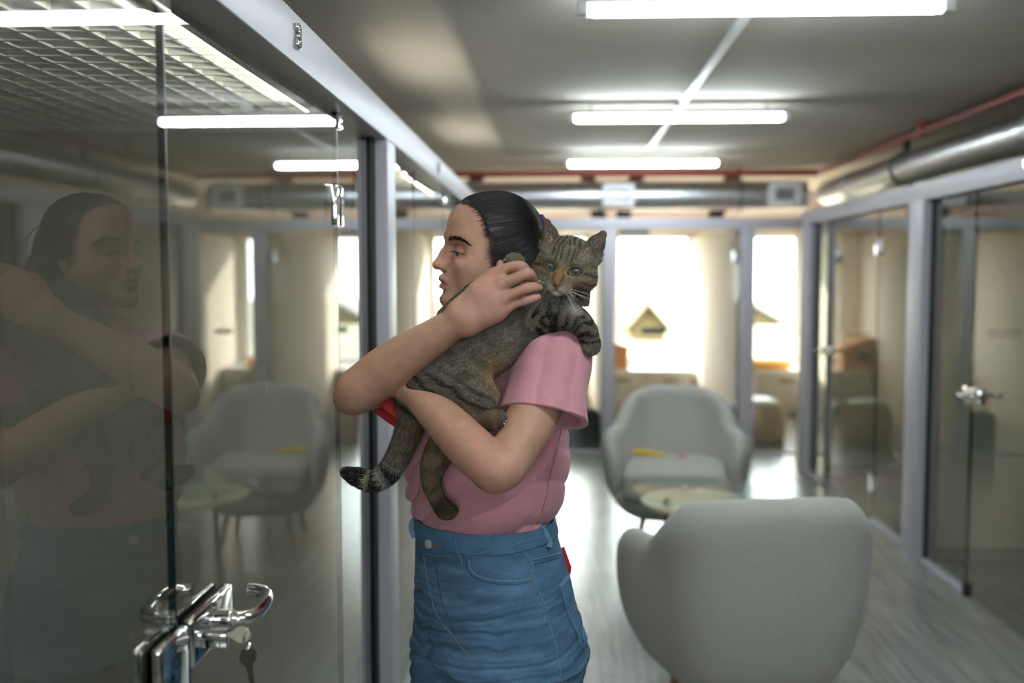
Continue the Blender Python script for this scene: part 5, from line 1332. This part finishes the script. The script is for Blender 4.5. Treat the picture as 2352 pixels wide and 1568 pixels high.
def coat(P0, N, D, L, lay, wid, col, pl=.36, pd=.34):
    n = len(P0); r = rng.random(n); tm = np.where(r < pl, .75, np.where(r < pl + pd, .7, .0))[:, None]
    tc_ = np.where((r < pl)[:, None], np.clip(col * 2.1 + .15, 0, .8), col * .18)
    return blades(P0, N, D, L, lay, wid, col * rng.uniform(.65, 1.35, (n, 1)), (tm, tc_))
nB = 135000
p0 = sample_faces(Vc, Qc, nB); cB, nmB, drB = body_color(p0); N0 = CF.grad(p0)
sg = arr([FLOWSGN.get(k, 1) for k in names])[nmB]; D0 = drB * sg[:, None]
lenB = arr([{'torso': .0115, 'neck': .0115, 'haunch': .010, 'tail': .0125, 'hindleg': .0075, 'shank': .008, 'hindfoot': .0075, 'foreleg': .0085, 'armleft': .0095, 'back': .0095}[k] for k in names])[nmB]
for q, r_ in (((1355, 795, -.175), .025), ((1026, 1172, -.194), .026), ((1140, 963, -.262), .026), ((1182, 603, -.11), .022)):
    lenB = lenB * (1 - .30 * np.exp(-(((p0 - P(*q)) / r_) ** 2).sum(1)))
# the coat is pressed flat where an arm, the hand or the head lies on it
prs = np.clip(BF.sample(p0) / .010, 0, 1) * np.clip((np.where((np.abs(w2h(p0)) < .12).all(1), HFd.sample(np.clip(w2h(p0), HFd.lo, HFd.lo + HFd.h * (HFd.n - 2))), 1)) / .008, 0, 1)
prs = np.maximum(prs, .30); okB = (BF.sample(p0) > -.0015) & (np.linalg.norm(w2c(p0), axis=1) > .05)
lay = np.clip(.80 + .12 * (1 - prs), 0, .95) + rng.normal(size=nB) * .05
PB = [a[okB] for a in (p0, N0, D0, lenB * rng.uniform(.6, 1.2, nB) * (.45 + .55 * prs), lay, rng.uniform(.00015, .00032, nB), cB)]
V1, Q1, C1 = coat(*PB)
nK = 70000
kq = Vk[Qk].mean(1); eye_hole = np.zeros(len(Qk), bool)
for s in (-1, 1): eye_hole |= (((np.abs(kq[:, 0] / mm - 23 * s) / 9.4) ** 2 + ((kq[:, 2] / mm + 1.2) / 5.5) ** 2) < 1.0) & (kq[:, 1] > .02)
eye_hole |= ((kq[:, 0] / mm / 6.8) ** 2 + ((kq[:, 2] / mm + 26.5) / 4.4) ** 2 < 1) & (kq[:, 1] > .054)
k0 = sample_faces(Vk, Qk, nK, selk & ~eye_hole); cK = head_color(k0); NK = KF.grad(k0); pk = k0 / mm
DKd = k0 - arr((0, 52, -24)) * mm; DKd = DKd + arr((0, -.03, .0)) * np.ones((nK, 1))
earm = (pk[:, 2] > 34) & (np.abs(pk[:, 0]) > 22); DKd[earm] = arr((0, 0, 1)) + np.sign(pk[earm, :1]) * arr((.4, 0, 0))
dist = np.linalg.norm(pk - arr((0, 52, -24)), axis=1)
LK = np.clip(.0014 + .000085 * dist, 0, .0085); LK[earm] = .0030
inner = earm & (pk[:, 1] > -5) & (np.abs(np.abs(pk[:, 0]) - (33 + .42 * (pk[:, 2] - 30))) < 6) & (pk[:, 2] < 58)
LK[inner] = .0085; cK[inner & (rng.random(nK) < .35)] = arr((.62, .57, .50))
jaw = np.exp(-(((np.abs(pk[:, 0]) - 44) / 16) ** 2 + ((pk[:, 2] + 24) / 14) ** 2)); LK = LK * (1 + .5 * jaw)
V2, Q2, C2 = coat(k0, NK, DKd, LK * rng.uniform(.6, 1.2, nK), np.clip(.80 + rng.normal(size=nK) * .05, 0, .95), rng.uniform(.00012, .00026, nK), cK, .26, .22)
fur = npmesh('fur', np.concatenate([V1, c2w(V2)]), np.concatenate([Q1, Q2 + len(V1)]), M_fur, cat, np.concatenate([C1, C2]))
fur['kind'] = 'stuff'

# ---- pads, eyes, nose, whiskers, claws
for q, r_ in (((1120, 972, -.2665), (.0085, .004, .0075)), ((1022, 1184, -.2), (.009, .006, .004))):
    pd_ = MB(); pd_.ball(P(*q), 1.0, *r_); obj('paw_pad', pd_, M_pad, cat)
for s in (-1, 1):
    me = MB(); me.ball((0, 0, 0), 1.0, seg=64); bm = me.bm; bm.verts.ensure_lookup_table()
    vs = np.array([v.co[:] for v in bm.verts])
    g = arr((.17 - .0 * s, 1, .03)); g /= np.linalg.norm(g); ang = np.degrees(np.arccos(np.clip(vs @ g, -1, 1)))
    lat = vs @ np.cross(g, (0, 0, 1)); up = vs[:, 2] - g[2]
    c_ = np.tile(arr((.085, .12, .112)), (len(vs), 1)) * (1 - .5 * smooth01(ang, 16, 46))[:, None]; c_[ang > 52] = (.02, .018, .016)
    sl = (lat / .10) ** 2 + (up / .48) ** 2; c_[(sl < 1) & (vs @ g > 0)] = (.003, .003, .003)
    e_ = bpy.data.meshes.new('eye'); bm.to_mesh(e_); bm.free(); ca_ = e_.color_attributes.new('col', 'FLOAT_COLOR', 'POINT'); c4 = np.ones((len(vs), 4), np.float32); c4[:, :3] = c_; ca_.data.foreach_set('color', c4.ravel())
    e_.vertices.foreach_set('co', c2w((vs * 12.6 + arr((23 * s, 24.3, 0))) * mm).astype(np.float32).ravel()); e_.shade_smooth(); e_.update()
    finish(bpy.data.objects.new('eye', e_), M_eye, cat, True)
NF = Field((-.012, .048, -.036), (.012, .066, -.016), .0006)
NF.ell(arr((0, 57.2, -25.2)) * mm, arr((6.4, 3.6, 3.2)) * mm, 0); NF.cone(arr((0, 58.3, -26)) * mm, .0032, arr((0, 57.3, -31)) * mm, .0012, .003)
for s in (-1, 1): NF.ell(arr((4.2 * s, 60.2, -27)) * mm, arr((1.9, 2, 1.2)) * mm, .001, 's')
Vn, Qn = NF.mesh(1); npmesh('nose', c2w(Vn), Qn, M_nose, cat)
bw = []
for s in (-1, 1):
    wl = []
    for i in range(11):
        a = arr(((13 + 6 * rng.random()) * s, 52 - 6 * rng.random(), -30 - 7 * rng.random()))
        el = rng.uniform(-1.05, .15) if s > 0 else rng.uniform(-.75, .30); L = rng.uniform(38, 66)
        d = arr((s * math.cos(el), rng.uniform(-.15, .45), math.sin(el))); sag = arr((0, -.25, -.35 if s > 0 else -.3)) * rng.uniform(.2, 1)
        wl.append([a + d * L * t + sag * L * .5 * t * t for t in np.linspace(0, 1, 10)])
    for i in range(3):
        a = arr((18 * s + 2 * i * s, 36, 15)); d = arr((.5 * s + .2 * i * s, .5, .6))
        bw.append([a + d * 26 * t + arr((0, -1, .1)) * 8 * t * t for t in np.linspace(0, 1, 10)])
    ribbons('whiskers', np.array(wl) * mm, np.full(len(wl), .00030), np.tile(arr((.8, .8, .8)), (len(wl), 1)), M_whisk, cat, c2w)
    ribbons('brow_whiskers', np.array(bw[-3:]) * mm, np.full(3, .00026), np.tile(arr((.8, .8, .8)), (3, 1)), M_whisk, cat, c2w)
for q, d in (((1158, 963, -.274), (.004, -.003, -.004)), ((1156, 970, -.276), (.004, -.003, -.004)), ((1043, 1171, -.203), (.004, -.003, -.002)), ((1043, 1177, -.203), (.003, -.004, -.003))):
    a = P(*q); obj('claw', MB().cyl(a - arr(d) * .3, a + arr(d), .0016, .0003, 10), M_claw, cat)
# ---- woman, cat and red things scaled about the camera, shifting their glass reflection
FS = 1.068
PIVOT = Vector((-.13, 1.9, 0))
FIG = Matrix.Translation(PIVOT + Vector((-.0088, .1292, -.1081))) @ Matrix.Scale(FS, 4) @ Matrix.Translation(-PIVOT)  # the offset puts the centre of scaling at the camera, not at her feet
def scale_from_cam(o):
    if o.type == 'MESH': o.data.transform(FIG)
    for c_ in o.children: scale_from_cam(c_)
for root in (woman, cat, bpy.data.objects['phone_case'], bpy.data.objects['red_cuff']): scale_from_cam(root)
for root in (woman, cat):
    root.location = FIG @ root.location
    if root is woman: root.location.z = 0
    for c_ in root.children: c_.matrix_parent_inverse = Matrix.Translation(-root.location)
